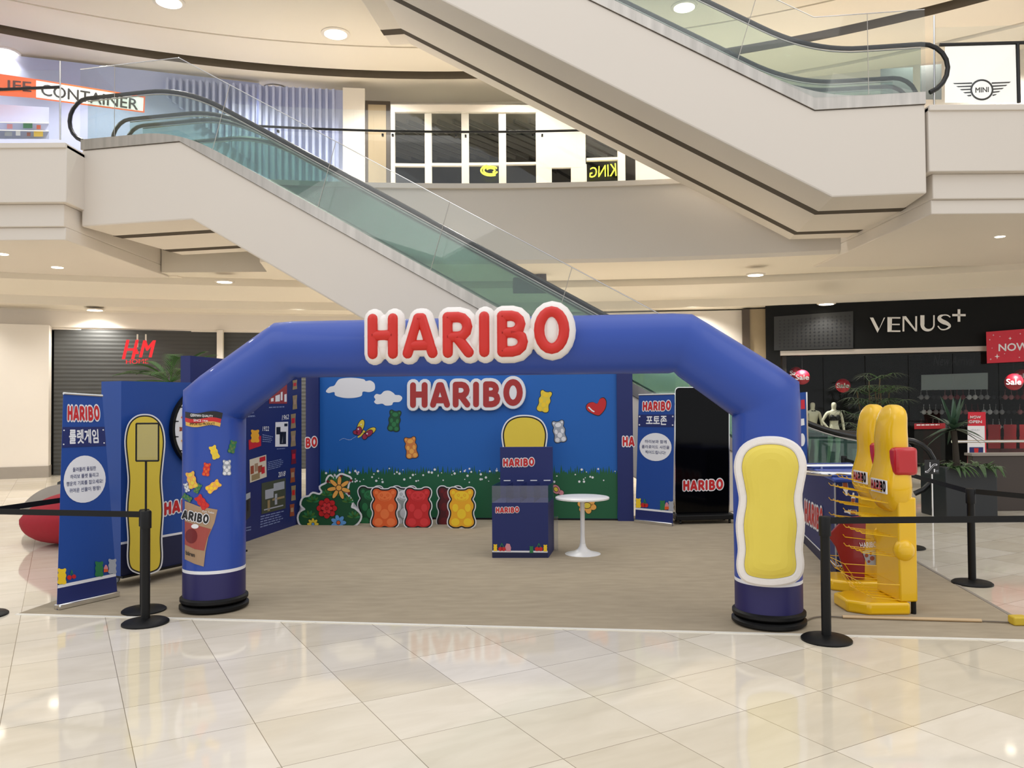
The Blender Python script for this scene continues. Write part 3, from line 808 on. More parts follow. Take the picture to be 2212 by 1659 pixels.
# prints on the left leg
CS = cylinder(AL.x, AL.y, R1)
pr = Pr(CS)
def wave(x0, x1, y0, y1, sl, m, L):
    P = [(x0+(x1-x0)*i/12, y0+sl*i/12+3*math.sin(i/12*6.28)) for i in range(13)]; Q = [(x0+(x1-x0)*i/12-(2 if i == 12 else 0), y1+sl*i/12+3*math.sin(i/12*6.28)) for i in range(13)]
    pr.poly(P+Q[::-1], m, L)
wave(400, 481, 889, 902, 3, PBLK, 1); wave(400, 478, 902, 911, 3, RED, 1); wave(401, 477, 911, 919, 3, mat('gold_print', (214, 172, 84), .4), 1)
pr.text('GERMAN QUALITY', quad((411, 893.5), (460, 897), (460, 902), (411, 901)), PWHITE, 2, .02)
pr.text('SINCE 1920', quad((418, 905), (449, 907.5), (449, 911.5), (418, 910.5)), PWHITE, 2, .02)
pr.text('IMPORTED PRODUCT', quad((410, 912.5), (464, 913), (464, 918.5), (410, 918.5)), mat('dark_brown_print', (60, 30, 16), .5), 2, .02)
pr.build('printed_ribbon', arch, 'black red and gold printed ribbon')
for cx, cy, h, rot, m, l in ((463, 977, 30, .35, YELB, YEL), (502, 965, 28, -.25, MGRN, LEAF3), (446, 1014, 29, -.15, RPUFF, ORG), (490, 1010, 34, .0, PGREY, PWHITE),
                             (414, 1037, 37, .25, LORG, YEL), (427, 1055, 22, -.5, MGRN, LEAF3), (461, 1051, 34, -.95, LORG, YELB), (403, 1053, 20, .3, PGREY, PWHITE), (436, 1085, 34, .65, RED, RPUFF), (404, 1075, 22, 1.0, MGRN, LEAF3)):
    p_ = Pr(CS); bear(p_, cx, cy, h, m, l, -rot, 1, 1.0, None); p_.build('printed_gummy_bear', arch)
pr = Pr(CS)
pr.poly([(399, 1082), (430, 1094), (470, 1101), (463, 1130), (450, 1160), (444, 1190), (440, 1224), (420, 1218), (399, 1208)], TAN, 1)
pr.poly([(399, 1126), (430, 1136), (456, 1143), (447, 1165), (441, 1190), (420, 1186), (399, 1176)], mat('dull_red_print', (160, 70, 62), .45), 2)
pr.circ(413, 1158, 13, DKRED, 3, 16)
pr.logo(quad((382, 1098), (452, 1114), (449, 1133), (380, 1117)), PWHITE, PBLK, 3, 'ARIBO', u0=0)
pr.text('bären', quad((401, 1189), (421, 1195), (420, 1204), (401, 1198)), PBLK, 4, .03)
pr.text('Zum Teilen', quad((437, 1102), (463, 1106), (462, 1110), (436, 1106)), PWHITE, 4, .01)
pr.circ(421, 1137, 8, PWHITE, 4, 5)
pr.build('printed_bag', arch, 'printed brown sweet bag on the left leg')

# ---- back wall
WL = V((-2.93, 12.25, 0)); WR = V((1.54, 11.84, 0)); we = (WR-WL).normalized(); wn = V((we.y, -we.x, 0)); WLN = (WR-WL).length; WH = 2.42
bw = thing('photo_wall', 'wide booth back wall printed with blue sky and green meadow', 'display wall', (WL+WR)/2)
mb = MB(); mb.obox(WL+V((0, 0, .03)), WR-WL, -wn*.12, (0, 0, WH-.03), SKYB); mb.build('panel', bw, smooth=False)
MB().obox(WL+wn*-.02, WR-WL, -wn*.1, (0, 0, .03), PBLK).build('plinth', bw)
BS = vplane(WL, WR)
c1 = WL - we*.20
MB().obox(c1+wn*.06, we*.20, -wn*.3, (0, 0, WH), NAVY).build('side_column', bw, smooth=False)
MB().obox(WR+wn*.04, we*.23, -wn*.3, (0, 0, WH), NAVY).build('side_column', bw, smooth=False)
pr = Pr(vplane(WL+wn*.06, WR+wn*.06)); pr.logo(quad((664, 946), (684, 945), (684, 966), (664, 967)), letters='BO', u0=3.2, u1=4.5); pr.build('printed_letters', bw)
pr = Pr(vplane(WL+wn*.04, WR+wn*.04)); pr.logo(quad((1345, 943), (1367, 943), (1367, 964), (1345, 964)), letters='HA', u0=0, u1=1.38)
pr.build('printed_letters', bw)
# meadow with ragged blades
rg = random.Random(3)
x = 693.0; P = []
while x < 1335:
    w_ = rg.uniform(3, 7); t_ = rg.uniform(1003, 1020); P += [(x, rg.uniform(1020, 1026)), (min(x+w_*.5, 1334.4), t_)]; x += w_
P.append((1334.6, 1022))
pr = Pr(BS)
BBL = -1
def wallbot(x): return proj_y(WL + we*((x-692)/(1335-692)*WLN), .035)
def proj_pt(p):
    v = p-EYE; k = v.dot(_f); return (1106+FPX*v.dot(CR_)/k, 829.5-FPX*v.dot(CU_)/k)
bl = proj_pt(WL+V((0, 0, .032))); br = proj_pt(WR+V((0, 0, .032)))
pr.poly([(bl[0]+1, bl[1])] + [(max(x_, bl[0]+1), y_) for x_, y_ in P] + [(br[0]-1, br[1])], GRASS, 1)
pr.build('printed_meadow', bw)
pr = Pr(BS)
for i in range(95):
    x = rg.uniform(700, 1330); y = rg.uniform(1012, 1042); pr.circ(x, y, rg.choice([1.2, 1.6, 2.1, 2.6]), PWHITE, 2, n=9)
pr.build('printed_daisies', bw).__setitem__('kind', 'stuff')
pr = Pr(BS)
CLD = [(704, 845), (712, 836), (722, 833), (728, 824), (736, 818), (760, 816), (785, 819), (790, 823), (800, 822), (809, 829), (809, 842), (798, 847), (784, 846), (781, 855), (768, 859), (750, 860), (735, 858), (724, 854), (722, 847), (710, 849)]
pr.poly(catmull(CLD, 4), PWHITE, 1); pr.build('printed_cloud', bw)
pr = Pr(BS)
CL2 = [(808, 857), (813, 851), (822, 852), (830, 845), (841, 844), (850, 849), (854, 853), (864, 854), (869, 860), (863, 868), (850, 869), (846, 875), (833, 876), (826, 872), (814, 873), (808, 868), (811, 863)]
pr.poly(catmull(CL2, 4), PWHITE, 1); pr.build('printed_cloud', bw)
def wbear(cx, cy, h, rot, m, l): p_ = Pr(BS); bear(p_, cx, cy, h, m, l, rot, 1); p_.build('printed_gummy_bear', bw)
wbear(852, 909, 45, .12, DGRN, MGRN); wbear(888, 967, 46, -.14, mat('peach_print', (206, 124, 62), .5), LORG); wbear(1176, 867, 46, .22, YEL, YELB); wbear(1208, 932, 47, -.16, PGREY, PWHITE)
HRT = [(1290, 872), (1296, 862), (1304, 860), (1309, 868), (1307, 882), (1299, 893), (1292, 897), (1280, 893), (1269, 886), (1267, 877), (1272, 871), (1281, 869)]
pr = Pr(BS); hc = catmull(HRT, 4); cx = sum(p[0] for p in hc)/len(hc); cy = sum(p[1] for p in hc)/len(hc)
pr.poly([(cx+(p[0]-cx)*1.07, cy+(p[1]-cy)*1.09) for p in hc], PBLK, 1); pr.poly(hc, RED, 2); pr.line([(1272, 880), (1279, 887), (1283, 889)], 1.4, PWHITE, 3); pr.build('printed_heart', bw)
pr = Pr(BS)
def lobe(cx, cy, rx, ry, rot, m, L, o_=1.2):
    pr.circ(cx, cy, rx+o_, PBLK, L, ry+o_, 18, rot); pr.circ(cx, cy, rx, m, L+1, ry, 18, rot)
lobe(779, 921, 6.5, 15, .35, YEL, 1); lobe(775, 931, 6, 9, .2, MAG, 3); lobe(800, 932, 6, 13, 1.0, YEL, 1); lobe(797, 936, 5.5, 9, .9, MAG, 3)
lobe(768, 934, 5, 4, .2, MAG, 3); lobe(788, 943, 5, 6, .4, MAG, 3); lobe(786, 932, 2.6, 2.6, 0, YEL, 5, .6); pr.line([(785, 934), (779, 941), (774, 944)], 1.7, YEL, 5)
pr.circ(774, 927, 1.7, PWHITE, 6); pr.circ(780, 917, 1.4, PWHITE, 6); pr.circ(793, 937, 1.6, PWHITE, 6)
for i in range(16): pr.circ(734+i*2.3, 951-2.5*math.sin(i*.5)-i*.35, .6, PWHITE, 2, n=6)
pr.build('printed_butterfly', bw)
pr = Pr(BS)
for k in range(6):
    a = k*1.047+.3; lobe(1268+13*math.cos(a), 1092+10*math.sin(a), 8, 6.5, a, LORG, 1)
lobe(1268, 1092, 8, 6, 0, YEL, 3); pr.build('printed_flower', bw, 'orange printed flower behind the white table')
pr = Pr(BS); lobe(1201, 1057, 11, 8, .9, PINK, 1); lobe(1212, 1064, 6, 5, .4, PINK, 1); lobe(1201, 1057, 5, 4, .9, YEL, 3); pr.build('printed_flower', bw, 'pink printed flower beside the display bin')
pr = Pr(BS)
bear(pr, 1166, 962, 40, RED, RPUFF, .3, 1, 1, PBLK); pr.build('printed_gummy_bear', bw)
# raised logo board on the wall
LB = vplane(WL+wn*.06, WR+wn*.06); q = quad((886, 826), (1129, 823), (1129, 879), (886, 881)); mb = MB(); ko_ = 0
for g in 'HARIBO':
    for st in GLY[g]+FILL[g]:
        for a, b in zip(st, st[1:]):
            ko_ += .00006; P = [q(p[0]/LW, p[1]) for p in capsule(a, b, .245)]; mb.prism([LB(*p, -.004+ko_) for p in P], -wn*.05, PWHITE)
lb_ = mb.build('raised_logo', bw, 'white raised board behind the red letters', smooth=False)
pr = Pr(LB); pr.logo(q, None, mat('deep_red_print', (168, 44, 44), .45), 2); pr.build('printed_letters', lb_)

# plain yellow cut-out standing in front of the wall, mostly behind the bin
def cutout(S, outline, name, label, cat, rim=8, group=None, th=.02, rimm=None, inner=None, blk=3.0):
    sg = sum(outline[i-1][0]*outline[i][1]-outline[i][0]*outline[i-1][1] for i in range(len(outline)))
    if sg < 0: outline = outline[::-1]
    n = len(outline)
    def grow(d):
        r = []
        for i in range(n):
            a = V(outline[i-1]); b = V(outline[(i+1) % n]); t = (b-a)
            t = t.normalized() if t.length > 1e-6 else V((1, 0)); r.append((outline[i][0]+t.y*d, outline[i][1]-t.x*d))
        return r
    G_ = grow(rim); A_ = [S(x, y, 0) for x, y in G_]; B_ = [S(x, y, -th) for x, y in G_]
    mb = MB(); mb.add(A_+B_, [list(range(n)), list(range(n, 2*n))[::-1]] + [(i, n+i, n+(i+1) % n, (i+1) % n) for i in range(n)], rimm or PWHITE)
    zs = [p.z for p in A_]; org = sum(A_, V())/n; org.z = min(zs)
    t = thing(name, label, cat, org, group)
    mb.build('board', t, smooth=False)
    pr = Pr(S); pr.poly(grow(blk), PBLK, 0); pr.poly(outline, inner, 1)
    return t, pr
CW = vplane(WL+wn*.32, WR+wn*.32)
t, pr = cutout(CW, pill(1133, 902, 1126, 44, 44, 46), 'yellow_standee', 'plain yellow rounded cut-out with white edge standing behind the display bin', 'standee', 6, inner=YEL)
pr.build('printed_front', t)
mb = MB(); p = CW(1133, 1122, -.02); mb.prism([p+V((-.05, 0, -p.z+.01)), p+V((-.05, .14, -p.z+.01)), p+V((-.05, 0, .2))], (.02, 0, 0), PWHITE); mb.build('rear_strut', t)

# gummy bear cut-outs
GB = [('green', 'green gummy bear cut-out, leftmost, half hidden behind the orange one', (801, 1095), 84, DGRN, MGRN, 11.56, 1.08), ('white', 'pale clear gummy bear cut-out between and behind the orange and red ones', (873, 1095), 84, mat('pale_grey_print', (170, 176, 172), .45), PWHITE, 11.56, 1.08),
      ('dark', 'dark red gummy bear cut-out behind the yellow one', (972, 1095), 84, mat('maroon_print', (84, 14, 24), .45), DKRED, 11.5, 1.08),
      ('orange', 'orange gummy bear cut-out in the front row beside the flower bush', (831, 1097), 83, ORG, mat('bright_orange_print', (238, 120, 60), .45), 11.2, 1.16), ('red', 'bright red gummy bear cut-out in the middle of the front row', (903, 1097), 83, RED, mat('scarlet_print', (216, 50, 54), .45), 11.2, 1.16),
      ('yellow', 'yellow gummy bear cut-out at the right end of the row', (997, 1097), 83, mat('amber_print', (236, 170, 30), .45), YELB, 11.16, 1.16)]
for nm, lb, (cx, cy), h, m, l, D, sx in GB:
    S = plane(V((0, D, 0)), V((-.09, -1, 0))); f = bearmap(cx, cy, h, 0, sx); o_ = [f(p) for p in bear_outline()]
    t, pr = cutout(S, o_, 'gummy_bear_cutout', lb, 'cutout', 5.2, 'gummy bear cut-outs in front of the meadow wall', inner=m)
    pr.build('printed_front', t)
    pr = Pr(S)
    def el(x, y, rx, ry, mm, L): pr.poly([f((x+rx*math.cos(a), y+ry*math.sin(a))) for a in [2*math.pi*i/16 for i in range(16)]], mm, L)
    for sg in (-1, 1):
        el(sg*.14, .5, .068, .105, l, 2); el(sg*.14, .13, .095, .1, l, 2); el(sg*.185, .9, .042, .05, l, 2)
    el(0, .8, .17, .13, l, 2); el(0, .34, .1, .13, l, 2)
    for sg in (-1, 1): el(sg*.07, .83, .032, .038, m, 3); el(sg*.07, .83, .016, .02, l, 4)
    el(0, .765, .026, .022, m, 3)
    mth = [f((.10*math.cos(a), .74+.045*math.sin(a))) for a in [math.pi*(1+i/8) for i in range(9)]]; pr.line(mth, .7, m, 3)
    pr.build('printed_features', t)
    x0, z0 = S(cx, cy+40, -.02).x, 0
    p = S(cx, cy+38, -.02); mb = MB(); mb.prism([V((p.x, p.y, .0)), V((p.x, p.y+.16, .0)), V((p.x, p.y, .25))], (.015, 0, 0), PWHITE); mb.build('rear_strut', t)
# flower bush cut-out
S = plane(V((0, 11.36, 0)), V((-.09, -1, 0)))
BU = [(650, 1133), (645, 1118), (650, 1106), (660, 1100), (651, 1090), (656, 1076), (668, 1073), (676, 1066), (690, 1069), (697, 1062), (692, 1052), (706, 1044), (707, 1036), (714, 1028), (722, 1038), (735, 1026), (748, 1029), (757, 1034), (752, 1044), (750, 1054), (745, 1064), (752, 1072), (760, 1085), (758, 1096), (766, 1100), (778, 1112), (776, 1124), (766, 1134), (752, 1136), (738, 1139), (690, 1139), (676, 1138), (664, 1136)]
BUC = catmull(BU, 3)
t, pr = cutout(S, BUC, 'flower_bush_cutout', 'green cut-out bush with red, yellow and blue flowers left of the gummy bears', 'cutout', 4.0, inner=DGRN, blk=0)
rl_ = random.Random(5)
for cx, cy, sc_ in ((676, 1084, 13), (706, 1070, 12), (720, 1044, 13), (668, 1118, 14), (752, 1085, 12), (764, 1118, 13), (735, 1070, 11), (700, 1108, 12)):
    for k in range(6):
        a = -2.9+k*.55; pr.circ(cx+sc_*.6*math.cos(a), cy+sc_*.6*math.sin(a), sc_*.55, MGRN if k % 2 else LEAF, 2, sc_*.2, 10, a)
pr.build('printed_leaves', t)
def flower(cx, cy, r, n, m, mc, rx, nm, lb, L=5, a0=0):
    pr = Pr(S)
    for k in range(n):
        a = a0+k*2*math.pi/n; x, y = cx+r*.62*math.cos(a), cy+r*.62*math.sin(a)
        pr.circ(x, y, r*.48, PBLK, L, rx*r+.9, 14, a); pr.circ(x, y, r*.44, m, L+1, rx*r, 14, a)
    pr.circ(cx, cy, r*.3, PBLK, L+2); pr.circ(cx, cy, r*.24, mc, L+3); pr.build(nm, t, lb)
flower(732, 1054, 24, 7, LORG, LORG, .17, 'flower', 'orange star flower on top', a0=.3)
flower(706, 1098, 21, 8, RED, DKRED, .33, 'flower', 'big red flower')
flower(706, 1098, 12, 6, mat('scarlet_print', (216, 50, 54)), RED, .33, 'flower_centre', None, 9)
flower(676, 1132, 12, 8, YEL, BLUEL, .24, 'flower', 'small yellow flower')
flower(731, 1129, 16, 7, BLUEL, ORG, .27, 'flower', 'blue flower')
mb = MB(); pr = Pr(S)
for a, b in (((722, 1048), (708, 1040)), ((733, 1040), (737, 1029)), ((745, 1046), (758, 1038)), ((742, 1062), (754, 1066))): pr.line([a, b], .7, PINK, 4); pr.circ(b[0], b[1], 3, DKRED, 5)
pr.build('flower_stamens', t)

# ---- history wall
HA = V((-3.62, 9.04, 0)); HB = V((-3.10, 11.83, 0)); he = (HB-HA).normalized(); hn = V((he.y, -he.x, 0))
if hn.x < 0: hn = -hn
hw = thing('history_wall', 'dark blue printed history wall with photos, angled at the left of the booth', 'display wall', (HA+HB)/2)
MB().obox(HA, HB-HA, -hn*.12, (0, 0, 2.3), NAVY).build('panel', hw, smooth=False)
HS = plane(HA, hn) if hn.y < 0 else None
def mkplane(P0, n):
    def S(x, y, h=0.0):
        d = ray(x, y); return EYE + d*(((P0+n*h)-EYE).dot(n)/d.dot(n))
    S.curved = False; return S
HS = mkplane(HA, hn)
def pic(name, TL, TR, BR, BL, base, motif, label=None):
    q = quad(TL, TR, BR, BL); pr = Pr(HS); pr.poly([TL, TR, BR, BL], base, 1)
    for (u0, v0, u1, v1, m) in motif: pr.poly([q(u0, v0), q(u1, v0), q(u1, v1), q(u0, v1)], m, 2)
    pr.build(name, hw, label)
K_, P_, G_, R_ = PBLK, PWHITE, PGREY, RED
pic('printed_photo', (582, 852), (620, 829), (620, 872), (581, 872), mat('brick_red_print', (150, 50, 48), .5), [(.1, .2, .25, .5, P_), (.35, .15, .6, .6, P_), (.65, .2, .75, .7, P_), (.85, .1, .98, .5, P_)], 'red photo')
pr = Pr(HS); bear(pr, 551, 942, 28, mat('amber_print', (200, 120, 50)), RED, 0, 1, 1.2, None, False); pr.poly([(537, 951), (564, 941), (564, 963), (538, 972)], RED, 1); pr.build('printed_photo', hw, 'orange and red photo of sweets')
pic('printed_photo', (595, 912), (622.5, 911), (622, 964.5), (594.5, 965), P_, [(.35, .1, .85, .6, K_), (.08, .5, .4, .8, K_), (.7, .82, .95, .93, K_), (.45, .15, .6, .55, G_)], 'black and white photo')
pic('printed_photo', (539, 993), (575, 982), (576, 1030), (540, 1043), mat('cream_print', (214, 204, 184), .5), [(.05, .35, .25, .7, BROWN), (.3, .4, .5, .75, TAN), (.5, .3, .75, .6, BROWN), (.1, .05, .6, .3, KHAKI), (.6, .75, .95, .95, RED), (.7, .2, .9, .5, RED)], 'group photo')
pic('printed_photo', (565, 1044), (617, 1032), (617, 1098), (565, 1111), mat('dark_olive_print', (66, 72, 56), .5), [(.15, .45, .5, .75, G_), (.5, .65, .95, .9, G_), (.25, .05, .35, .4, KHAKI), (.55, .2, .65, .55, G_), (.1, .1, .9, .14, G_), (.45, .35, .95, .42, KHAKI)], 'aerial factory photo')
pic('printed_photo', (527, 1068), (541, 1062), (541, 1115), (527, 1129), mat('charcoal_print', (50, 50, 54), .5), [(.0, .75, 1, .98, G_), (.1, .3, .3, .7, K_), (.5, .3, .7, .7, K_)], 'dark grey photo')
for txt, q in (('1922', quad((567, 921), (581, 921), (581, 931), (567, 931))), ('1962', quad((609, 897), (624, 895), (624, 905), (609, 908))), ('2018', quad((601, 1020), (617, 1017), (616, 1028), (601, 1031)))):
    pr = Pr(HS); pr.text(txt, q, PWHITE, 1, .01, .15); pr.build('printed_year', hw)
pr = Pr(HS)
for q, r_, sd in ((quad((581, 879), (621, 877), (621, 883), (581, 884)), 1, 1), (quad((567, 938), (590, 943), (589, 958), (567, 957)), 4, 2), (quad((598, 969), (619, 967), (619, 972), (598, 973)), 1, 3),
                 (quad((579, 998), (613, 990), (611, 1009), (578, 1018)), 5, 4), (quad((563, 1115), (617, 1102), (612, 1128), (562, 1143)), 5, 5), (quad((527, 884), (545, 882), (556, 904), (527, 906)), 3, 6), (quad((527, 1140), (545, 1136), (544, 1148), (527, 1152)), 2, 7), (quad((527, 976), (531, 984), (531, 1012), (527, 1012)), 5, 8)):
    pr.bars(q, r_, PTXT, 1, .45, sd)
pr.build('printed_captions', hw).__setitem__('kind', 'stuff')
for i, (x0, x1, y0, y1, m) in enumerate(((632, 642, 820, 842, KHAKI), (632, 642, 853, 885, KHAKI), (628, 639, 893, 926, KHAKI), (628, 639, 930, 965, KHAKI), (629, 640, 970, 1003, DKRED), (627, 637.5, 1010, 1043, BROWN), (629, 639, 1048, 1082, KHAKI), (626, 636, 1088, 1116, BROWN))):
    pr = Pr(HS); q = quad((x0, y0+2), (x1, y0), (x1, y1-2), (x0, y1)); pr.poly([q(0, 1), q(1, 1), q(.9, .5), q(1, 0), q(0, 0), q(.1, .5)], m, 1); pr.poly([q(.2, .35), q(.8, .35), q(.8, .7), q(.2, .7)], TAN if i % 2 else RED, 2); pr.build('printed_sweet_bag', hw)

# ---- wheel-of-fortune board
WA = V((-3.74, 7.69, 0)); WB = V((-3.0, 9.05, 0)); wde = (WB-WA).normalized(); wdn = V((wde.y, -wde.x, 0))
if wdn.x < 0: wdn = -wdn
wb = thing('prize_wheel_board', 'tall blue wheeled board with a prize wheel beside the left arch leg', 'display board', WA+wde*.5)
MB().obox(WA+V((0, 0, .12)), WB-WA, -wdn*.3, (0, 0, 1.86), BOARD).build('panel', wb, smooth=False)
PS = mkplane(WA, wdn)
MB().obox(WA+V((.0, 0, .10))+wdn*.03, (WB-WA), -wdn*.36, (0, 0, .02), BLACK).build('base_frame', wb)
a0 = WA + wdn*.003 + V((0, 0, .42))
MB().obox(WA+wdn*.004+V((0, 0, .12)), WB-WA, -wdn*.003, (0, 0, .30), DNAVY).build('lower_band', wb, smooth=False)
MB().obox(WA+wdn*.006+V((0, 0, .42)), WB-WA, -wdn*.003, (0, 0, .022), PWHITE).build('white_stripe', wb, smooth=False)
for p in (WA+wde*.28+wdn*.0, WA+wde*1.3, WA+wde*.15-wdn*.28):
    mb = MB(); c = p+V((0, 0, .038)); mb.tube([c-he*.012, c+he*.012], .038, PGREY, 16); mb.build('caster_wheel', wb)
    MB().obox(p+V((-.03, -.03, .06)), (.06, 0, 0), (0, .06, 0), (0, 0, .045), CHROME).build('caster_fork', wb)
# wheel
rim = PS(364, 926, 0); wc = rim + wde*.43; wc.z = 1.5; WRd = .43
whl = MB()
def disc(mb, c, r, t0, t1, m, n=48, r0=0):
    vs = []
    for h in (t0, t1):
        for j in range(n):
            a = 2*math.pi*j/n; vs.append(c+wdn*h+wde*(r*math.cos(a))+V((0, 0, r*math.sin(a))))
    mb.add(vs, [list(range(n)), list(range(n, 2*n))]+[(j, (j+1) % n, n+(j+1) % n, n+j) for j in range(n)], m)
disc(whl, wc, WRd, .01, .06, BLACK); wo = whl.build('wheel', wb)
mb = MB(); disc(mb, wc, WRd-.03, .058, .064, PWHITE); mb.build('wheel_face', wo)
mb = MB(); disc(mb, wc, .16, .064, .068, RED); disc(mb, wc, .1, .068, .072, BOARD); mb.build('wheel_hub', wo)
for k in range(16):
    a = 2*math.pi*k/16; c = wc+wde*(.31*math.cos(a))+V((0, 0, .31*math.sin(a)))+wdn*.066
    m = [RED, MGRN, ORG, BROWN, LORG][k % 5]; mb = MB(); o_ = bear_outline(); s_ = .085; ca, sa = math.cos(a-1.57), math.sin(a-1.57)
    mb.add([c+wde*((p[0]*ca-(p[1]-.5)*sa)*s_)+V((0, 0, (p[0]*sa+(p[1]-.5)*ca)*s_)) for p in o_], [list(range(len(o_)))], m); mb.build('prize_picture', wo)
    a += .19; MB().tube([wc+wde*(.40*math.cos(a))+V((0, 0, .40*math.sin(a)))+wdn*.06, wc+wde*(.40*math.cos(a))+V((0, 0, .40*math.sin(a)))+wdn*.1], .006, BLACK, 6).build('peg', wo)
pr = Pr(PS); pr.logo(quad((355, 1086), (452, 1066), (452, 1090), (355, 1114)), L=1); pr.build('printed_logo', wb)
CP = mkplane(WA+wdn*.10, wdn)
t, pr = cutout(CP, pill(313, 900, 1236, 40, 35, 34), 'yellow_cutout_panel', 'tall plain yellow rounded cut-out with white edge leaning on the prize wheel board', 'cutout', 6, inner=YEL)
pr.build('printed_front', t)

# ---- roll-up banners
def banner(TL, TR, BR, BL, ptsz, label, title, lines, tw, group='tapered blue roll-up banners'):
    """four corner points in the hall, with their frame corners for the print"""
    Q = [V(p) for p in ptsz]; c = (Q[2]+Q[3])/2; c.z = 0; t = thing('roll_up_banner', label, 'banner', c, group)
    # least squares plane by three corners
    n = (Q[1]-Q[3]).cross(Q[2]-Q[3]).normalized(); n = -n if n.dot(EYE-Q[3]) < 0 else n
    S = mkplane(Q[3], n); q = quad(TL, TR, BR, BL)
    A_ = [S(*p, 0) for p in (TL, TR, BR, BL)]
    MB().prism(A_, -n*.004, BOARD).build('banner_sheet', t, smooth=False)
    MB().tube([A_[0], A_[1]], .012, CHROME, 8).build('top_rail', t)
    ft = (A_[2]+A_[3])/2; e = (A_[2]-A_[3]); zmin = min(A_[2].z, A_[3].z)
    MB().obox(A_[3]-n*.05+V((0, 0, -A_[3].z)), V((e.x, e.y, 0)), n*.09, (0, 0, .05), CHROME).build('base_cassette', t, bevel=.01)
    tp = (A_[0]+A_[1])/2-n*.03
    MB().tube([ft-n*.03+V((0, 0, -ft.z+.03)), tp], .01, CHROME, 8).build('support_pole', t)
    pr = Pr(S); pr.poly([q(0, .10), q(1, .10), q(1, 0), q(0, 0)], DNAVY if False else NAVY, 1); pr.poly([q(0, .115), q(1, .115), q(1, .10), q(0, .10)], PWHITE, 2); pr.build('printed_foot_band', t)
    sub = lambda u0, v0, u1, v1: quad(q(u0, v1), q(u1, v1), q(u1, v0), q(u0, v0))
    pr = Pr(S); pr.logo(sub(.12, .875, .90, .945)); pr.build('printed_logo', t)
    pr = Pr(S); pr.poly([q(.0, .845), q(1, .845), q(1, .75), q(0, .75)], NAVY, 1)
    for u in (.04, .96):
        for v in (.765, .83): pr.circ(*q(u, v), 1.6, PWHITE, 2)
    pr.text(title, sub(tw[0], .765, tw[1], .835), PWHITE, 3, .03); pr.build('printed_title', t)
    pr = Pr(S); cu, cv = .5, .595
    P = [q(.5+.44*math.cos(a), cv+tw[2]*math.sin(a)) for a in [2*math.pi*i/32 for i in range(32)]]; pr.poly(P, PWHITE, 1)
    k = len(lines); hh = tw[2]*1.15/k
    for i, (ln, hw_) in enumerate(lines): v = cv+hh*(k/2-i-1)+hh*.18; pr.text(ln, sub(.5-hw_, v, .5+hw_, v+hh*.64), NAVY, 2, .01)
    pr.build('printed_speech_circle', t)
    # sweets along the foot: gummy, cherry, bottle
    pr = Pr(S)
    for u, m in ((.07, YELB), (.72, MGRN), (.95, PGREY)):
        p0, p1 = q(u, .115), q(u, .19); bear(pr, (p0[0]+p1[0])/2, (p0[1]+p1[1])/2, abs(p1[1]-p0[1]), m, PWHITE, 0, 3, 1, None, False)
    for u in (.2, .28): x, y = q(u, .14); pr.circ(x, y, 5 if u < .25 else 4.6, RED, 4)
    x, y = q(.24, .15); pr.line([(x-2, y), (x, y-10), (x+3, y)], .9, MGRN, 4)
    x, y = q(.84, .145); pr.poly([(x-5, y+7), (x+4, y+6), (x+4, y-3), (x+1, y-9), (x-2, y-9), (x-5, y-2)], PINK, 4); pr.poly([(x-5, y+7), (x+4, y+6), (x+4, y), (x-5, y)], ORG, 5)
    pr.build('printed_sweets', t)
banner((137, 850), (221, 855), (254, 1288), (123, 1318), [at(137, 850, 6.98), at(221, 855, 7.4), gz(254, 1288), gz(123, 1318)], 'tall blue banner at the left front of the booth with a four-line speech circle',
       '룰렛게임', (('돌려돌려 돌림판', .25), ('하리보 룰렛 돌리고', .3), ('행운의 기회를 잡으세요!', .38), ('귀여운 선물이 팡팡!', .32)), (.16, .84, .113))
banner((1380, 853), (1457, 851), (1453, 1137), (1372, 1128), [at(1380, 852, 11.69), at(1457, 851, 11.28), gz(1453, 1137), gz(1372, 1128)], 'blue banner beside the tall black screen with a three-line speech circle',
       '포토존', (('하리보와 함께', .3), ('폴라로이드 사진을', .38), ('찍어드립니다!', .28)), (.22, .8, .108))

# ---- black screen totem
TS = plane(V((2.75, 11.62, 0)), V((.10, -1, 0)))
to = thing('digital_signage', 'tall black switched-off screen on a wheeled base right of the small banner', 'screen', (2.72, 11.7, 0))
o4 = []
x0, x1, y0, y1, rc = 1458, 1576, 836, 1114, 8
for cx, cy, a0 in ((x1-rc, y0+rc, -90), (x1-rc, y1-rc, 0), (x0+rc, y1-rc, 90), (x0+rc, y0+rc, 180)): o4 += arc(cx, cy, rc, rc, a0, a0+90, 5)
def slab(S, pts, h0, h1, m, name, par, **k):
    A_ = [S(*p, h1) for p in pts]; B_ = [S(*p, h0) for p in pts]; n = len(pts)
    return MB().add(A_+B_, [list(range(n)), list(range(n, 2*n))[::-1]]+[(i, n+i, n+(i+1) % n, (i+1) % n) for i in range(n)], m).build(name, par, smooth=False, **k)
slab(TS, o4, -.07, 0, CHROME, 'housing', to); cx, cy = (x0+x1)/2, (y0+y1)/2
slab(TS, [(cx+(p[0]-cx)*.972, cy+(p[1]-cy)*.988) for p in o4], -.01, .004, SCREEN, 'screen', to)
pr = Pr(TS); pr.logo(quad((1476, 1038), (1562, 1036), (1562, 1058), (1476, 1060)), L=3); pr.build('logo_sticker', to)
b0 = TS(1455, 1122); b0.z = .06; b1 = TS(1581, 1122); b1.z = .06
MB().obox(b0+V((0, -.18, 0)), b1-b0, (0, .42, 0), (0, 0, .07), BLACK).build('base_plate', to, bevel=.01)
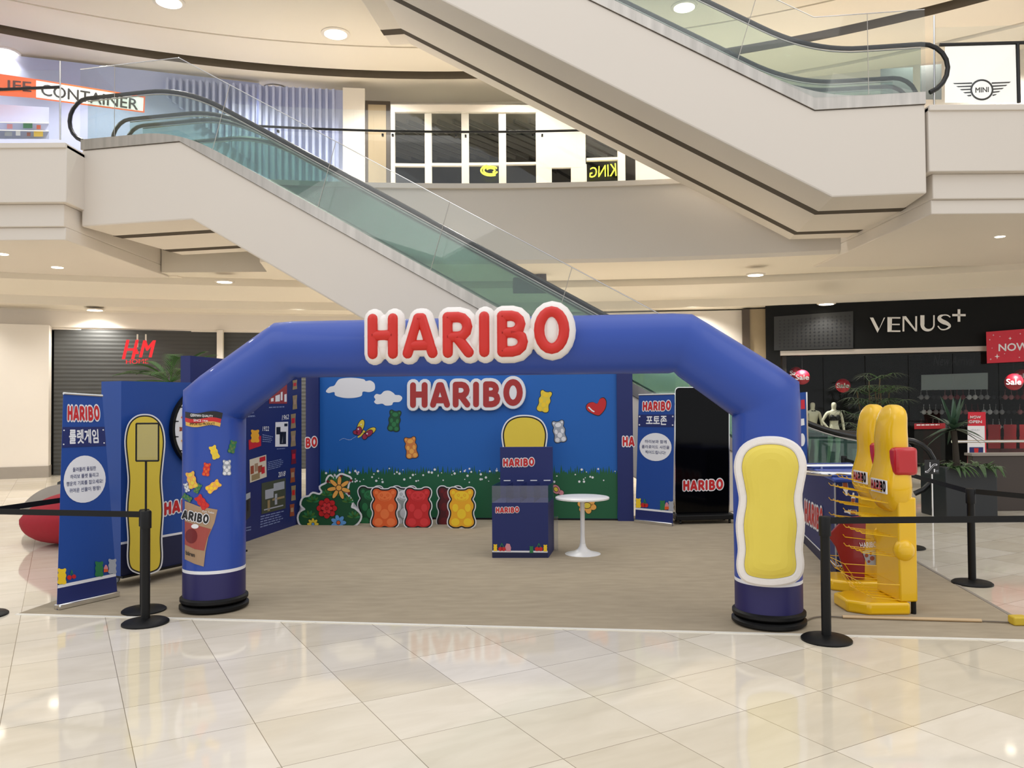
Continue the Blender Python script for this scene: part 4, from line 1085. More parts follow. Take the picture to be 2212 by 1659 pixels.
for sx_ in (.08, .92):
    for yy in (-.12, .18):
        c = b0.lerp(b1, sx_)+V((0, yy, -.03)); MB().tube([c-V((.012, 0, 0)), c+V((.012, 0, 0))], .03, RUBBER, 14).build('caster_wheel', to)

# ---- cardboard display bin with clear trays
bo = V((-.235, 9.08, 0)); bx = V((.63, -.02, 0)); by = V((.09, .5, 0))
bn = thing('display_bin', 'navy cardboard sweets bin with clear trays and a header card', 'display bin', bo+bx*.5+by*.5)
MB().obox(bo, bx, by, (0, 0, .62), NAVY).build('box', bn, smooth=False)
MB().obox(bo+by*.96+bx*.0, bx*.99, by*.04, (0, 0, 1.22), NAVY).build('header_card', bn, smooth=False, bevel=.004)
bf = (bx.normalized()); FS = mkplane(bo, V((bf.y, -bf.x, 0))); 
hp_ = bo+by*.96; HD = mkplane(hp_, V((bf.y, -bf.x, 0)))
pr = Pr(HD); pr.logo(quad((1087, 991), (1154, 990), (1154, 1007), (1087, 1008))); pr.build('printed_logo', bn)
pr = Pr(FS); pr.logo(quad((1071, 1096), (1121, 1095.5), (1121, 1107.5), (1071, 1108))); pr.build('printed_logo', bn)
pr = Pr(FS)
BQ = quad((1063, 1085), (1183, 1085), (1183, 1204.5), (1063, 1203.5)); pr.poly([BQ(0, .105), BQ(1, .105), BQ(1, 0), BQ(0, 0)], DNAVY, 1); pr.poly([BQ(0, .12), BQ(1, .12), BQ(1, .09), BQ(0, .09)], PWHITE, 2)
pr.build('printed_foot_band', bn)
pr = Pr(FS)
for x, y, m in ((1070, 1183, YELB), (1178, 1184, YELB), (1148, 1187, MGRN)): bear(pr, x, y, 15, m, PWHITE, 0, 3, 1, None, False)
for x in (1081, 1088, 1160, 1168): pr.circ(x, 1186, 4.6, RED, 4)
for x in (1084, 1164): pr.line([(x-4, 1182), (x, 1174), (x+4, 1182)], .8, MGRN, 4)
pr.poly([(1094, 1191), (1103, 1191), (1104, 1183), (1101, 1175), (1094, 1174), (1091, 1181)], PINK, 3)
pr.build('printed_sweets', bn)
for k in range(4):
    a = bo + bx*(k/4.0) + V((0, 0, .62)); wx = bx/4
    mb = MB(); th = .004
    mb.obox(a, wx, by.normalized()*th, (0, 0, .19), ACR); mb.obox(a, wx.normalized()*th, by*.94, (0, 0, .19), ACR)
    mb.build('clear_tray', bn, smooth=False)
    MB().obox(a+by*.9+wx*.3+V((0, 0, .20)), wx*.5, by*.02, (0, 0, .01), PWHITE).build('price_clip', bn)
MB().obox(bo+bx+V((0, 0, .62)), bx.normalized()*.004, by*.94, (0, 0, .19), ACR).build('tray_end_panel', bn, smooth=False)
hl = thing('leaflet_holder', 'clear upright leaflet holder on the right side of the navy bin', 'holder', (.5, 9.5, .1))
MB().box(.485, .53, 9.5, 9.53, .0, .4, ACR).build('holder_shell', hl); 

# ---- round table
tc_ = V((.80, 9.28, 0)); tbl = thing('round_table', 'small round white pedestal table beside the navy bin', 'table', tc_)
MB().lathe(tc_, [(.02, .632), (.30, .632), (.31, .636), (.31, .652), (.304, .656), (.02, .656)], TABW, 48).build('table_top', tbl)
MB().lathe(tc_, [(.032, .1), (.026, .2), (.026, .632)], TABW, 24).build('pedestal', tbl)
MB().lathe(tc_, [(.205, .0), (.205, .006), (.16, .018), (.10, .035), (.06, .06), (.04, .09), (.034, .12)], TABW, 40).build('trumpet_base', tbl)

# ================================================================== AROUND THE BOOTH
# ---- retractable belt barriers
def stanchion(x, y, label, h=.9):
    t = thing('belt_stanchion', label, 'barrier post', (x, y, 0), 'black belt barrier posts'); c = V((x, y, 0))
    MB().lathe(c, [(.178, .0), (.178, .012), (.165, .022), (.08, .034), (.035, .042)], BLACK, 36).build('base', t)
    MB().lathe(c, [(.034, .03), (.034, h-.13)], BLACK, 20).build('post', t)
    MB().lathe(c, [(.043, h-.14), (.043, h-.01), (.036, h)], BLACK, 20).build('belt_head', t)
    return t
def belt(a, b, label, z0=.845, z1=.845, sag=0.0):
    a = V((*a, z0)); b = V((*b, z1)); d = (b-a); d.z = 0; d.normalize(); mb = MB(); n = 10
    nn = V((d.y, -d.x, 0)); a = a + d*.044; b = b - d*.044
    P = [a.lerp(b, i/n)-V((0, 0, sag*4*(i/n)*(1-i/n))) for i in range(n+1)]; vs = []
    for p in P: vs += [p-nn*.0015, p+nn*.0015, p+nn*.0015+V((0, 0, .048)), p-nn*.0015+V((0, 0, .048))]
    fs = []
    for i in range(n):
        for j in range(4): fs.append((i*4+j, i*4+(j+1) % 4, (i+1)*4+(j+1) % 4, (i+1)*4+j))
    fs += [(0, 1, 2, 3), (n*4, n*4+1, n*4+2, n*4+3)]
    return mb.add(vs, fs, BLACK).build('barrier_belt', label=label, cat='barrier belt', group='black barrier belts')
s1 = (-2.95, 6.48); s0 = (-4.42, 6.75); s2 = (-3.14, 6.87); sh = (-3.62, 9.75); s3 = (2.28, 5.9); s8 = (4.75, 5.92); s4 = (4.35, 7.66); s5 = (4.66, 9.5); s6 = (4.92, 12.15-.2); s7 = (5.6, 6.7)
t = stanchion(*s1, 'black post at the left front holding an empty black sign frame on a rod')
mb = MB(); c = V((s1[0], s1[1], .88)); mb.tube([c, c+V((0, 0, .42))], .009, BLACK, 8); mb.build('sign_rod', t)
fa = V((s1[0]-.075, s1[1]-.01, 1.30)); mb = MB()
for a, b in (((0, 0), (.18, 0)), ((.18, 0), (.18, .3)), ((.18, .3), (0, .3)), ((0, .3), (0, 0))):
    mb.tube([fa+V((a[0], 0, a[1])), fa+V((b[0], 0, b[1]))], .007, BLACK, 6)
fr_ = mb.build('sign_frame', t); MB().obox(fa, (.18, 0, 0), (0, .004, 0), (0, 0, .3), ACR).build('clear_sheet', fr_)
stanchion(*s2, 'black post standing directly behind the sign frame post, seen mainly by its base', .86)
stanchion(*s0, 'black post cut by the left edge of the photo')
stanchion(*s3, 'black post in front of the right arch leg foot')
stanchion(*s4, 'black post standing on the tiles right of the yellow racks')
stanchion(*s5, 'black post mostly hidden behind the yellow racks', .88)
stanchion(*s6, 'black post behind the blue counter with its belt stretched over the rail', .92)
stanchion(*s8, 'black post outside the right edge of the photo carrying the front belt')
belt(s0, s1, 'black belt stretched across the left banner to the sign frame post')
belt(s0, (-3.95, 8.35), 'black belt running back from the left edge behind the left banner')
belt(s3, s8, 'long black belt crossing in front of the yellow racks')
belt(s6, s5, 'black belt over the chrome counter rail', sag=.02)
belt(s5, s4, 'black belt in front of the escalator sign, behind the racks')
belt(s4, s7, 'dark belt going to the right edge past the planter', .85, .78)

# ---- blue freezer-like counter with a chrome rail
ka, kb, kc = V((3.19, 7.98, 0)), V((3.57, 9.93, 0)), V((3.80, 8.0, 0))
ko = thing('promo_counter', 'blue promotional counter with chrome rail and cola bottle prints behind the racks', 'counter', (3.8, 8.9, 0))
kd = kc + (kb-ka)
MB().prism([ka, kc, kd, kb], (0, 0, .93), NAVY).build('body', ko, smooth=False)
def inset(P, d):
    c = sum(P, V())/len(P); return [c+(p-c)*(1+d) for p in P]
MB().prism([p+V((0, 0, .93)) for p in inset([ka, kc, kd, kb], .02)], (0, 0, .045), ABLUE).build('lid', ko, bevel=.015)
kn = V((-(kb-ka).y, (kb-ka).x, 0)).normalized(); kn = -kn if kn.x > 0 else kn
KS = mkplane(ka, kn); KR = mkplane(ka, V((.04, -1, 0)).normalized())
for (P0, P1, nn, nm) in ((ka, kb, kn, 'a'), (ka, kc, V((.04, -1, 0)).normalized(), 'b')):
    MB().obox(P0+nn*.003, P1-P0, -nn*.002, (0, 0, .105), DNAVY).build('plinth_band', ko, smooth=False)
    MB().obox(P0+nn*.004+V((0, 0, .105)), P1-P0, -nn*.002, (0, 0, .014), PWHITE).build('white_stripe', ko, smooth=False)
MB().obox(ka+V((-.006, -.006, .1)), (.012, 0, 0), (0, .012, 0), (0, 0, .83), PGREY).build('corner_trim', ko)
pr = Pr(KS); pr.logo(quad((1738, 1080), (1777, 1102), (1777, 1150), (1738, 1126))); pr.build('printed_logo', ko)
def bottle(pr, cx, cy, h, rot):
    c, s_ = math.cos(rot), math.sin(rot)
    def f(x, y): x *= h; y = (y-.5)*h; return (cx+x*c+y*s_, cy-(y*c-x*s_))
    O = [(.17, 0), (.19, .04), (.18, .35), (.2, .45), (.17, .58), (.08, .75), (.08, .97), (0, 1)]
    O = [f(*p) for p in catmull([(-x, y) for x, y in O[::-1]][1:]+O[:-1] if False else O+[(-x, y) for x, y in O[-2::-1]], 2)]
    pr.poly(O, PWHITE, 1); pr.poly([f(.165, .02), f(.165, .36), f(.17, .48), f(-.17, .48), f(-.165, .36), f(-.165, .02)], BROWN, 2)
for cx, cy, h, rot in ((1827, 1056, 30, 3.0), (1843, 1076, 24, .05), (1873, 1083, 22, 3.7), (1837, 1106, 27, -1.5), (1882, 1112, 24, .6), (1847, 1139, 24, 1.8), (1866, 1160, 22, .1), (1880, 1145, 20, 1.5)):
    p_ = Pr(KR); bottle(p_, cx, cy, h, rot); p_.build('printed_bottle', ko)
pr = Pr(KR); pr.poly([(1847, 1040), (1856, 1040), (1856, 1047), (1847, 1047)], KHAKI, 1); pr.build('sticker', ko)
rp = []
xL, xR, yF, yB = 3.02, 3.86, 8.12, 9.15
rp = [V((xR, yF, 1.0))] + [V((xL+.25 - .25*math.sin(a)*1.0, (yF+yB)/2 - (yB-yF)/2*math.cos(a), 1.0)) for a in [math.pi*i/14 for i in range(15)]] + [V((xR, yB, 1.0))]
MB().tube(rp, .024, CHROME, 12).build('chrome_rail', ko)
for x, y in ((3.35, yF+.03), (3.7, yF+.03), (3.5, yB-.02)): MB().tube([V((x, y, .96)), V((x, y, 1.0))], .014, CHROME, 8).build('rail_bracket', ko)

# ---- yellow moulded sweets racks (plain shapes)
def rack(ox, oy, label):
    t = thing('sweets_rack', label, 'display rack', (ox, oy, 0), 'yellow moulded racks')
    o = V((ox, oy, 0))
    # base platform pointing to the booth
    MB().prism([o+V(p) for p in ((.06, -.02, .0), (-.28, -.02, 0), (-.42, .09, 0), (-.42, .36, 0), (-.28, .44, 0), (.06, .44, 0))], (0, 0, .10), RACKY).build('base', t, bevel=.02)
    MB().box(ox-.02, ox+.13, oy, oy+.42, .10, .95, RACKY).build('back_post', t, bevel=.015)
    # swelling upper body: half widths along y and x by height
    pf = [(.80, .15, .07, .04), (.86, .19, .10, .03), (.95, .235, .13, .01), (1.05, .245, .13, .01), (1.14, .225, .115, .02), (1.22, .20, .10, .03), (1.32, .185, .095, .03), (1.42, .19, .10, .025), (1.52, .17, .095, .03), (1.60, .18, .085, .04), (1.66, .16, .07, .05), (1.70, .10, .045, .05), (1.71, .03, .02, .05)]
    vs = []; n = 22
    for z, wy, wx, cx in pf:
        for j in range(n):
            a = 2*math.pi*j/n; ca, sa = math.cos(a), math.sin(a)
            vs.append(o+V((cx+wx*abs(ca)**.7*(1 if ca > 0 else -1), .21+wy*abs(sa)**.7*(1 if sa > 0 else -1), z)))
    fs = [(i*n+j, i*n+(j+1) % n, (i+1)*n+(j+1) % n, (i+1)*n+j) for i in range(len(pf)-1) for j in range(n)]+[list(range(n))[::-1], list(range((len(pf)-1)*n, len(pf)*n))]
    bd = MB().add(vs, fs, RACKY).build('moulded_body', t, ang=80, sub=1)
    MB()._ball(o+V((.03, .02, .52)), .085, .07, .09, RACKY, 18, 12).build('side_knob', t)
    MB().box(ox-.05, ox+.14, oy-.03, oy+.13, 1.13, 1.36, RACKR).build('red_block', t, bevel=.03)
    # label plate facing the booth, lettered
    px = ox-.125
    lp = MB().box(px, px+.01, oy-.02, oy+.26, .98, 1.09, PWHITE).build('label_plate', t, smooth=False, label='white label plate with red letters')
    mb = MB(); q = lambda u, v: V((px-.003, oy+.25-.26*u, .99+.09*v))
    for g in 'HARIBO':
        for st in GLY[g]:
            for a, b in zip(st, st[1:]): P = [q(p[0]/LW, p[1]) for p in capsule(a, b, .12)]; mb.add(P, [list(range(len(P)))], RED)
    mb.build('printed_letters', lp, smooth=False)
    # prongs
    for z in (.46, .62, .76, .90, .99-.0):
        for k in range(3 if z > .9 else 4):
            y = oy+.05+k*.105; L_ = .30 if z < .95 else .26
            MB().tube([V((ox-.02 if z < .85 else ox-.08, y, z)), V((ox-L_, y, z+.035)), V((ox-L_-.02, y, z+.06))], .0035, RACKY, 5).build('hook', t)
    # wire basket above the base
    for z, e in ((.24, .33), (.12, .25)):
        c = [V((ox-.02, oy+.0, z)), V((ox-e, oy+.0, z+.02)), V((ox-e, oy+.42, z+.02)), V((ox-.02, oy+.42, z))]
        MB().tube(c, .0035, RACKY, 5, closed=True).build('basket_wire', t)
    for y in (0, .105, .21, .315, .42):
        MB().tube([V((ox-.33, oy+y, .26)), V((ox-.25, oy+y, .14)), V((ox-.02, oy+y, .12))], .003, RACKY, 5).build('basket_wire', t)
    MB().lathe(o+V((.1, .02, 0)), [(.02, 0), (.02, .1)], BLACK, 10).build('foot', t)
    return t
rack(3.165, 6.58, 'yellow moulded sweets rack nearer the camera, right of the barrier post')
rack(3.34, 7.34, 'yellow moulded sweets rack standing behind the nearer one')
mb = MB(); p0 = V((3.02, 7.24, .10)); 
bag = [(0, .0), (.0, .02), (.17, .0), (.18, .40), (.12, .60), (.02, .56), (-.06, .50)]
mb.prism([V((3.06+.0+u*-1.0-.0, 7.40, .105+v)) for u, v in [(-.16, -.0), (.0, .0), (.10, .30), (.17, .40), (.02, .56), (-.12, .58), (-.18, .54)]], (0, .025, 0), mat('dark_red_bag_foil', (140, 18, 30), .3, coat=.3))
bg = mb.build('sweet_bag', label='dark red bag of sweets leaning in the hooks of the rear yellow rack', cat='sweet bag', bevel=.006)
BGS = mkplane(V((3, 7.396, 0)), V((0, -1, 0)))
pr = Pr(BGS); pr.poly([(1862, 1190), (1892, 1187), (1892, 1222), (1874, 1222)], PGREY, 1)
for x, y, r_ in ((1872, 1200, 4), (1881, 1196, 3), (1884, 1206, 5), (1877, 1213, 3)): pr.circ(x, y, r_, BROWN, 2)
pr.text('HARIBO', quad((1856, 1172), (1894, 1170), (1894, 1182), (1860, 1184)), PWHITE, 3, .03); pr.build('printed_label', bg)

# ---- cable, tube cover, plug on the floor
def ftube(name, pts, r, m, label, cat, **k): return MB().tube([V((x, y, z)) for x, y, z in pts], r, m, 8).build(name, label=label, cat=cat, **k)
cb = catmull([(2.29, 6.36, .012), (2.40, 6.47, .012), (2.52, 6.50, .012), (2.63, 6.47, .012)], 4, False)
ftube('cable', cb, .006, mat('grey_cable', (110, 98, 84), .5), 'thin cable from the right arch foot to the metal tube on the carpet', 'cable')
ftube('cable_tube', [(2.63, 6.47, .016), (3.66, 6.33, .016)], .014, BRASS, 'long thin shiny metal cable tube lying on the carpet', 'cable cover')
ftube('cable', [(3.66, 6.33, .012), (3.75, 6.315, .012), (3.85, 6.29, .012)], .006, MATS['grey_cable'], 'short cable end between the metal tube and the yellow adapter', 'cable')
pg = thing('plug_adapter', 'yellow plug adapter lying at the right corner of the carpet', 'adapter', (3.9, 6.27, 0))
MB().box(3.85, 3.97, 6.22, 6.31, .002, .07, PLUG).build('adapter_body', pg, bevel=.012)
for x in (3.965,): 
    for y in (6.245, 6.28): MB().tube([(x, y, .035), (x+.035, y, .035)], .005, CHROME, 6).build('pin', pg)

# ---- red and grey beanbags, black bag
def beanbag(cx, cy, rx, ry, rz, m, label, ph):
    vs = []; n, k = 40, 22
    for i in range(k+1):
        th = math.pi*i/k; zz = -math.cos(th); z = rz*(1+zz*(1 if zz > 0 else .98)); rr = max(math.sin(th), 0)**.55
        if zz > 0: rr *= 1-.22*zz
        for j in range(n):
            a = 2*math.pi*j/n; q = 1+.04*math.sin(3*a+ph)+.02*math.sin(8*a+2*ph+4*z)+.025*math.sin(7*z+2*a)
            vs.append(V((cx+rx*rr*q*math.cos(a), cy+ry*rr*q*math.sin(a), max(z*(1+.10*math.cos(a-.4+ph)*(z > .3)), 0))))
    mb = MB(); mb.add(vs, [(i*n+j, i*n+(j+1) % n, (i+1)*n+(j+1) % n, (i+1)*n+j) for i in range(k) for j in range(n)], m)
    return mb.build('beanbag', label=label, cat='beanbag', ang=180)
beanbag(-5.40, 10.35, .90, .62, .35, BEANR, 'big slumped red beanbag behind the left banner', .7)
beanbag(-6.6, 12.0, .62, .5, .27, BEANG, 'grey beanbag behind the red one', 2.1)
mb = MB(); mb._ball(V((-6.3, 12.9, .45)), .26, .2, .2, BLACK, 18, 10)
for i, p in enumerate(mb.v): mb.v[i] = p + V((.03*math.sin(19*p.z+9*p.x), .03*math.sin(23*p.x), .03*math.sin(14*p.x+7*p.y)))
mb = MB(); rg = random.Random(4)
vs = []; n = 18
for i in range(9):
    th = math.pi*i/8
    for j in range(n):
        a = 2*math.pi*j/n; k = 1+rg.uniform(-.18, .18); vs.append(V((-7.05+.34*math.sin(th)*math.cos(a)*k, 13.0+.2*math.sin(th)*math.sin(a)*k, .30-.30*math.cos(th)*(.9+.1*k))))
mb.add(vs, [(i*n+j, i*n+(j+1) % n, (i+1)*n+(j+1) % n, (i+1)*n+j) for i in range(8) for j in range(n)], mat('black_crumpled_fabric', (20, 22, 26), .35))
mb.build('black_bag', label='crumpled black bag standing behind the grey beanbag', cat='bag')

# ================================================================== PLANTS
def blade(mb, base, d, L_, w, droop, m, n=6, fold=.3):
    d = V(d).normalized(); sd = d.cross(V((0, 0, 1)))
    sd = sd.normalized() if sd.length > 1e-3 else V((1, 0, 0)); vs = []
    for i in range(n+1):
        t = i/n; p = V(base)+d*(L_*t)-V((0, 0, droop*t*t)); ww = w*(1-t)**.7*(.5+1.0*min(t*3, .5)); up = V((0, 0, ww*fold))
        vs += [p-sd*ww+up, p, p+sd*ww+up]
    fs = []
    for i in range(n): fs += [(i*3, i*3+1, i*3+4, i*3+3), (i*3+1, i*3+2, i*3+5, i*3+4)]
    mb.add(vs, fs, m)
def frond(mb, base, d, L_, droop, m, leaf=.28, n=16):
    d = V(d).normalized(); P = []
    for i in range(n+1): t = i/n; P.append(V(base)+d*(L_*t)-V((0, 0, droop*t*t)))
    mb.tube(P, .006, m, 4)
    for i in range(3, n+1):
        t = (P[i]-P[i-1]).normalized(); sd = t.cross(V((0, 0, 1))).normalized(); k = math.sin(math.pi*min(i/n*.9+.1, 1))*.8+.25
        for sg in (-1, 1): blade(mb, P[i], sd*sg*.6+t*.9+V((0, 0, .05)), leaf*k, .009, leaf*k*.22, m, 3)
def fanleaf(mb, c, d, r, m, n=11):
    d = V(d).normalized(); sd = d.cross(V((0, 0, 1))).normalized()
    for k in range(n):
        a = math.radians(-110+220*k/(n-1)); dd = d*math.cos(a)+sd*math.sin(a); blade(mb, c, dd, r*(.8+.2*math.cos(a)), .014, r*.35, m, 4)
rp_ = random.Random(11)
# feather palm in a planter behind the wheel board
pl = thing('potted_palm', 'feathery green palm rising behind the blue wheel board', 'potted palm', (-4.98, 11.7, 0)); PX, PY = -4.98, 11.7
MB().lathe((PX, PY, 0), [(.2, 0), (.26, .5), (.27, .52), (.24, .52), (.22, .45), (.02, .45)], POT, 24).build('pot', pl)
MB().tube([(PX, PY, .45), (PX+.02, PY, 1.3), (PX, PY+.02, 2.1)], [.06, .05, .035], mat('palm_trunk', (92, 78, 54), .8, bump=.4), 10).build('trunk', pl)
mb = MB()
for a, el, L_ in ((178, .25, .85), (165, .65, .8), (200, .55, .8), (150, 1.2, .75), (20, 1.5, .85), (40, .8, .8), (-20, .9, .85), (-60, .6, .7), (100, 1.1, .8), (230, .9, .7), (300, 1.4, .7), (10, .5, .8), (185, 1.0, .6), (0, 1.1, .9), (-10, .6, .9), (270, .4, .7), (210, .2, .8)):
    ra = math.radians(a); frond(mb, (PX, PY, 2.07), (math.cos(ra), math.sin(ra)*.6, el), L_*1.05, .3, LEAF, .30, 18)
mb.build('fronds', pl)
LEAF5 = mat('dark_fan_leaf', (40, 62, 34), .6, var=.3, scale=20)
# tall fan palm before the dark shop
fp = thing('potted_palm', 'tall dark fan palm in front of the black shop window', 'potted palm', (7.6, 17.0, 0))
MB().box(7.3, 7.9, 16.7, 17.3, 0, .7, POT).build('pot', fp, bevel=.02)
mb = MB(); ml = MB()
for k in range(7):
    bx_, by_ = 7.6+rp_.uniform(-.22, .22), 17+rp_.uniform(-.2, .2); h_ = rp_.uniform(1.5, 2.2); tx, ty = bx_+rp_.uniform(-.2, .2), by_+rp_.uniform(-.1, .1)
    mb.tube([(bx_, by_, .65), (tx, ty, h_)], .014, MATS['palm_trunk'], 6)
    for q_ in range(4):
        z = h_-q_*.27; a = rp_.uniform(0, 6.28)
        for w_ in range(2):
            a += rp_.uniform(1.6, 3); c = V((tx+.3*math.cos(a), ty+.2*math.sin(a), z+.12)); mb.tube([(tx, ty, z), c], .005, LEAF, 4); fanleaf(ml, c, (math.cos(a), math.sin(a), .1), .36, LEAF5)
mb.build('stems', fp); ml.build('leaves', fp)
LEAF4 = mat('dark_low_leaf', (62, 88, 48), .5, var=.5, scale=30)
# square planter with agave and low foliage
pc = V((6.62, 12.0, 0)); ag = thing('planter', 'square charcoal planter with spiky agave and low leafy plants at the right', 'planter', pc)
MB().box(6.30, 7.05, 11.72, 12.45, 0, .76, POT).build('planter_box', ag, bevel=.012)
MB().tube([(6.62, 12.0, .7), (6.6, 12.0, 1.1), (6.58, 12.0, 1.28)], [.05, .04, .045], mat('dark_trunk', (52, 44, 34), .8), 10).build('trunk', ag)
mb = MB()
for k in range(30):
    a = k*2.4; el = rp_.uniform(-.35, 1.0) if k < 22 else rp_.uniform(1.2, 3); blade(mb, (6.58, 12.0, 1.30), (math.cos(a), math.sin(a), el), rp_.uniform(.42, .58), .045, .14 if el < 1 else .02, LEAF2, 7)
mb.build('agave_leaves', ag)
mb = MB()
for k in range(150):
    x = rp_.uniform(6.30, 7.08); y = rp_.uniform(11.70, 12.45); a = rp_.uniform(0, 6.28); blade(mb, (x, y, .74), (math.cos(a), math.sin(a)-.3, rp_.uniform(.2, 1.2)), rp_.uniform(.14, .24), .035, rp_.uniform(.05, .16), LEAF4, 4)
for k in range(16):
    blade(mb, (rp_.uniform(6.4, 7.08), 11.72, .77), (rp_.uniform(-.3, .5), -.6, -.1), .2, .035, .12, LEAF4, 4)
mb.build('low_foliage', ag).__setitem__('kind', 'stuff')

# low dark wall with chrome rail at the right edge
lw = thing('low_barrier', 'low dark brown partition with chrome rail right of the planter', 'partition', (8.5, 12.0, 0))
MB().box(7.2, 10.6, 12.6, 12.75, 0, .86, mat('dark_brown_panel', (62, 52, 46), .4)).build('panel', lw, bevel=.01)
MB().box(7.17, 10.6, 12.57, 12.78, .86, .90, GREYB).build('cap', lw)
MB().tube([(7.15, 13.1, 1.06), (10.6, 13.1, 1.06)], .022, CHROME, 10).build('rail', lw)
for x in (7.2, 9.4): MB().tube([(x, 13.1, 0), (x, 13.1, 1.06)], .018, CHROME, 10).build('rail_post', lw)
# escalator pictogram sign on its glass
es = thing('escalator_sign', 'small black sign with a white escalator pictogram and the number 1', 'sign', (6.1, 11.7, .0))
SS = plane(V((5.9, 11.7, 0)), V((0, -1, 0)))
slab(SS, [(1997, 993), (2029, 993), (2029, 1024), (1997, 1024)], -.01, 0, PLATE, 'plate', es)
pr = Pr(SS); pr.line([(2000, 1019), (2004, 1019), (2017, 1004), (2023, 1004)], 1.9, PWHITE, 1); pr.line([(2001, 1019), (2004.5, 1019), (2017.5, 1004), (2022, 1004)], 1.0, PLATE, 2)
pr.line([(2009, 1003), (2009, 1008)], 1.1, PWHITE, 3); pr.circ(2009, 1000, 1.3, PWHITE, 3); pr.text('1', rect(2017, 1013, 2020, 1020), PWHITE, 3, .03); pr.text('번', rect(2022, 1015, 2027, 1020), PGREY, 3); pr.build('printed_pictogram', es)
MB().tube([SS(2013, 1024), V((SS(2013, 1024).x, 11.7, .0))], .012, CHROME, 8).build('sign_post', es)

# ================================================================== BLACK SHOP ON THE RIGHT
VA, VB = V((6.56, 20.72, 0)), V((13.6, 18.55, 0)); ve = (VB-VA).normalized(); vn = V((ve.y, -ve.x, 0)); VLN = (VB-VA).length
VM = mat('black_fascia', (13, 14, 14), .6, spec=.2)
for k_ in (.9, 3.4, 6.0): p = VA+ve*k_-vn*.3; spot(V((p.x, p.y, 2.95)), 230, 100)  # added spots that brighten the mannequins and shop interior
mb = MB(); mb.obox(VA+V((0, 0, 3.02)), VB-VA, -vn*.4, (0, 0, 1.17), VM); mb.build('wall_right', kind='structure')
MB().obox(VA+V((-.0, 0, 0)), ve*.35, -vn*.4, (0, 0, 3.02), VM).build('wall_right', kind='structure')
VS = vplane(VA+vn*.02, VB+vn*.02)
vp = thing('perforated_panel', 'dark perforated grille panel at the left of the black fascia', 'panel', VS(1765, 760))
slab(VS, [(1672, 684), (1843, 672), (1843, 752), (1672, 757)], -.0, .02, mat('grey_grille_metal', (38, 39, 39), .5, 0), 'plate', vp)
pr = Pr(vplane(VA+vn*.045, VB+vn*.045)); q = quad((1680, 690), (1840, 678), (1840, 748), (1680, 753))
for i in range(17):
    for j in range(9):
        x, y = q((i+.5)/17, (j+.5)/9); pr.poly([(x-2.2, y), (x, y-2.2), (x+2.2, y), (x, y+2.2)], PBLK, 1)
pr.build('perforations', vp).__setitem__('kind', 'stuff')
# serif-like raised name: thick and thin strokes
LS2 = vplane(VA+vn*.06, VB+vn*.06)
sn = thing('shop_sign_letters', 'silver letters spelling the shop name on the black fascia', 'sign letters', LS2(1980, 720))
SIL = mat('silver_letters', (232, 230, 226), .4, .0)
def let(name, box, polys):
    x0, y0, x1, y1 = box; q = rect(x0, y0, x1, y1)
    mb = MB()
    for P in polys:
        A_ = [LS2(*q(*p), .03) for p in P]; B_ = [LS2(*q(*p), 0) for p in P]; n = len(P)
        mb.add(A_+B_, [list(range(n))]+[(i, n+i, n+(i+1) % n, (i+1) % n) for i in range(n)], SIL)
    mb.build('letter', sn, smooth=False)
let('V', (1879, 686, 1912, 719), [[(0, 1), (.22, 1), (.60, .25), (.5, 0)], [(.5, 0), (.60, .25), (.92, 1), (1, 1)]])
let('E', (1917, 685, 1945, 717), [[(0, 0), (0, 1), (.36, 1), (.32, 0)], [(.2, 1), (1, 1), (1, .9), (.2, .9)], [(.2, .55), (.95, .55), (.95, .46), (.2, .46)], [(.2, .1), (1, .1), (1, 0), (.2, 0)]])
let('N', (1949, 683, 1981, 716), [[(.02, 0), (.02, 1), (.14, 1), (.14, 0)], [(0, 1), (.25, 1), (1, 0), (.88, .0)], [(.88, 0), (.88, 1), (1, 1), (1, 0)]])
def ribbon(pts, ws):
    L_ = []; R_2 = []
    for i, p in enumerate(pts):
        t = (V(pts[min(i+1, len(pts)-1)])-V(pts[max(i-1, 0)])).normalized(); s_ = V((-t.y, t.x))*ws[i]; L_.append(tuple(V(p)+s_)); R_2.append(tuple(V(p)-s_))
    return L_+R_2[::-1]
let('U', (1988, 681, 2020, 715), [ribbon([(.14, 1), (.14, .4)]+arc(.53, .38, .39, .33, 180, 360, 10)+[(.92, 1)], [.14]*2+[.13, .12, .11, .1, .09, .08, .07, .06, .05, .05]+[.05]*2)])
let('S', (2024, 679, 2055, 713), [ribbon(catmull([(.93, .82), (.7, .95), (.35, .93), (.14, .75), (.35, .56), (.7, .42), (.9, .24), (.62, .05), (.28, .05), (.06, .26)], 4, False), [.04]*8+[.06, .08, .1, .11, .12, .13, .14, .14, .14, .14, .14, .13, .12, .11, .1, .09, .08, .07, .06, .05]+[.04]*12)])
let('plus', (2057, 668, 2086, 695), [[(0, .44), (0, .62), (1, .62), (1, .44)], [(.4, 0), (.4, 1), (.6, 1), (.6, 0)]])
# glass front with a pale top rail
mb = MB(); mb.obox(VA+ve*.35+V((0, 0, 2.9)), ve*(VLN-.35), -vn*.08, (0, 0, .12), mat('pale_metal_rail', (186, 176, 164), .35, .3)); mb.build('trim_9', kind='structure')
for k in range(7):
    a = VA+ve*(.4+k*.98)-vn*.02+V((0, 0, .02)); MB().obox(a, ve*.965, -vn*.012, (0, 0, 2.86), GLD).build('window_3', kind='structure')
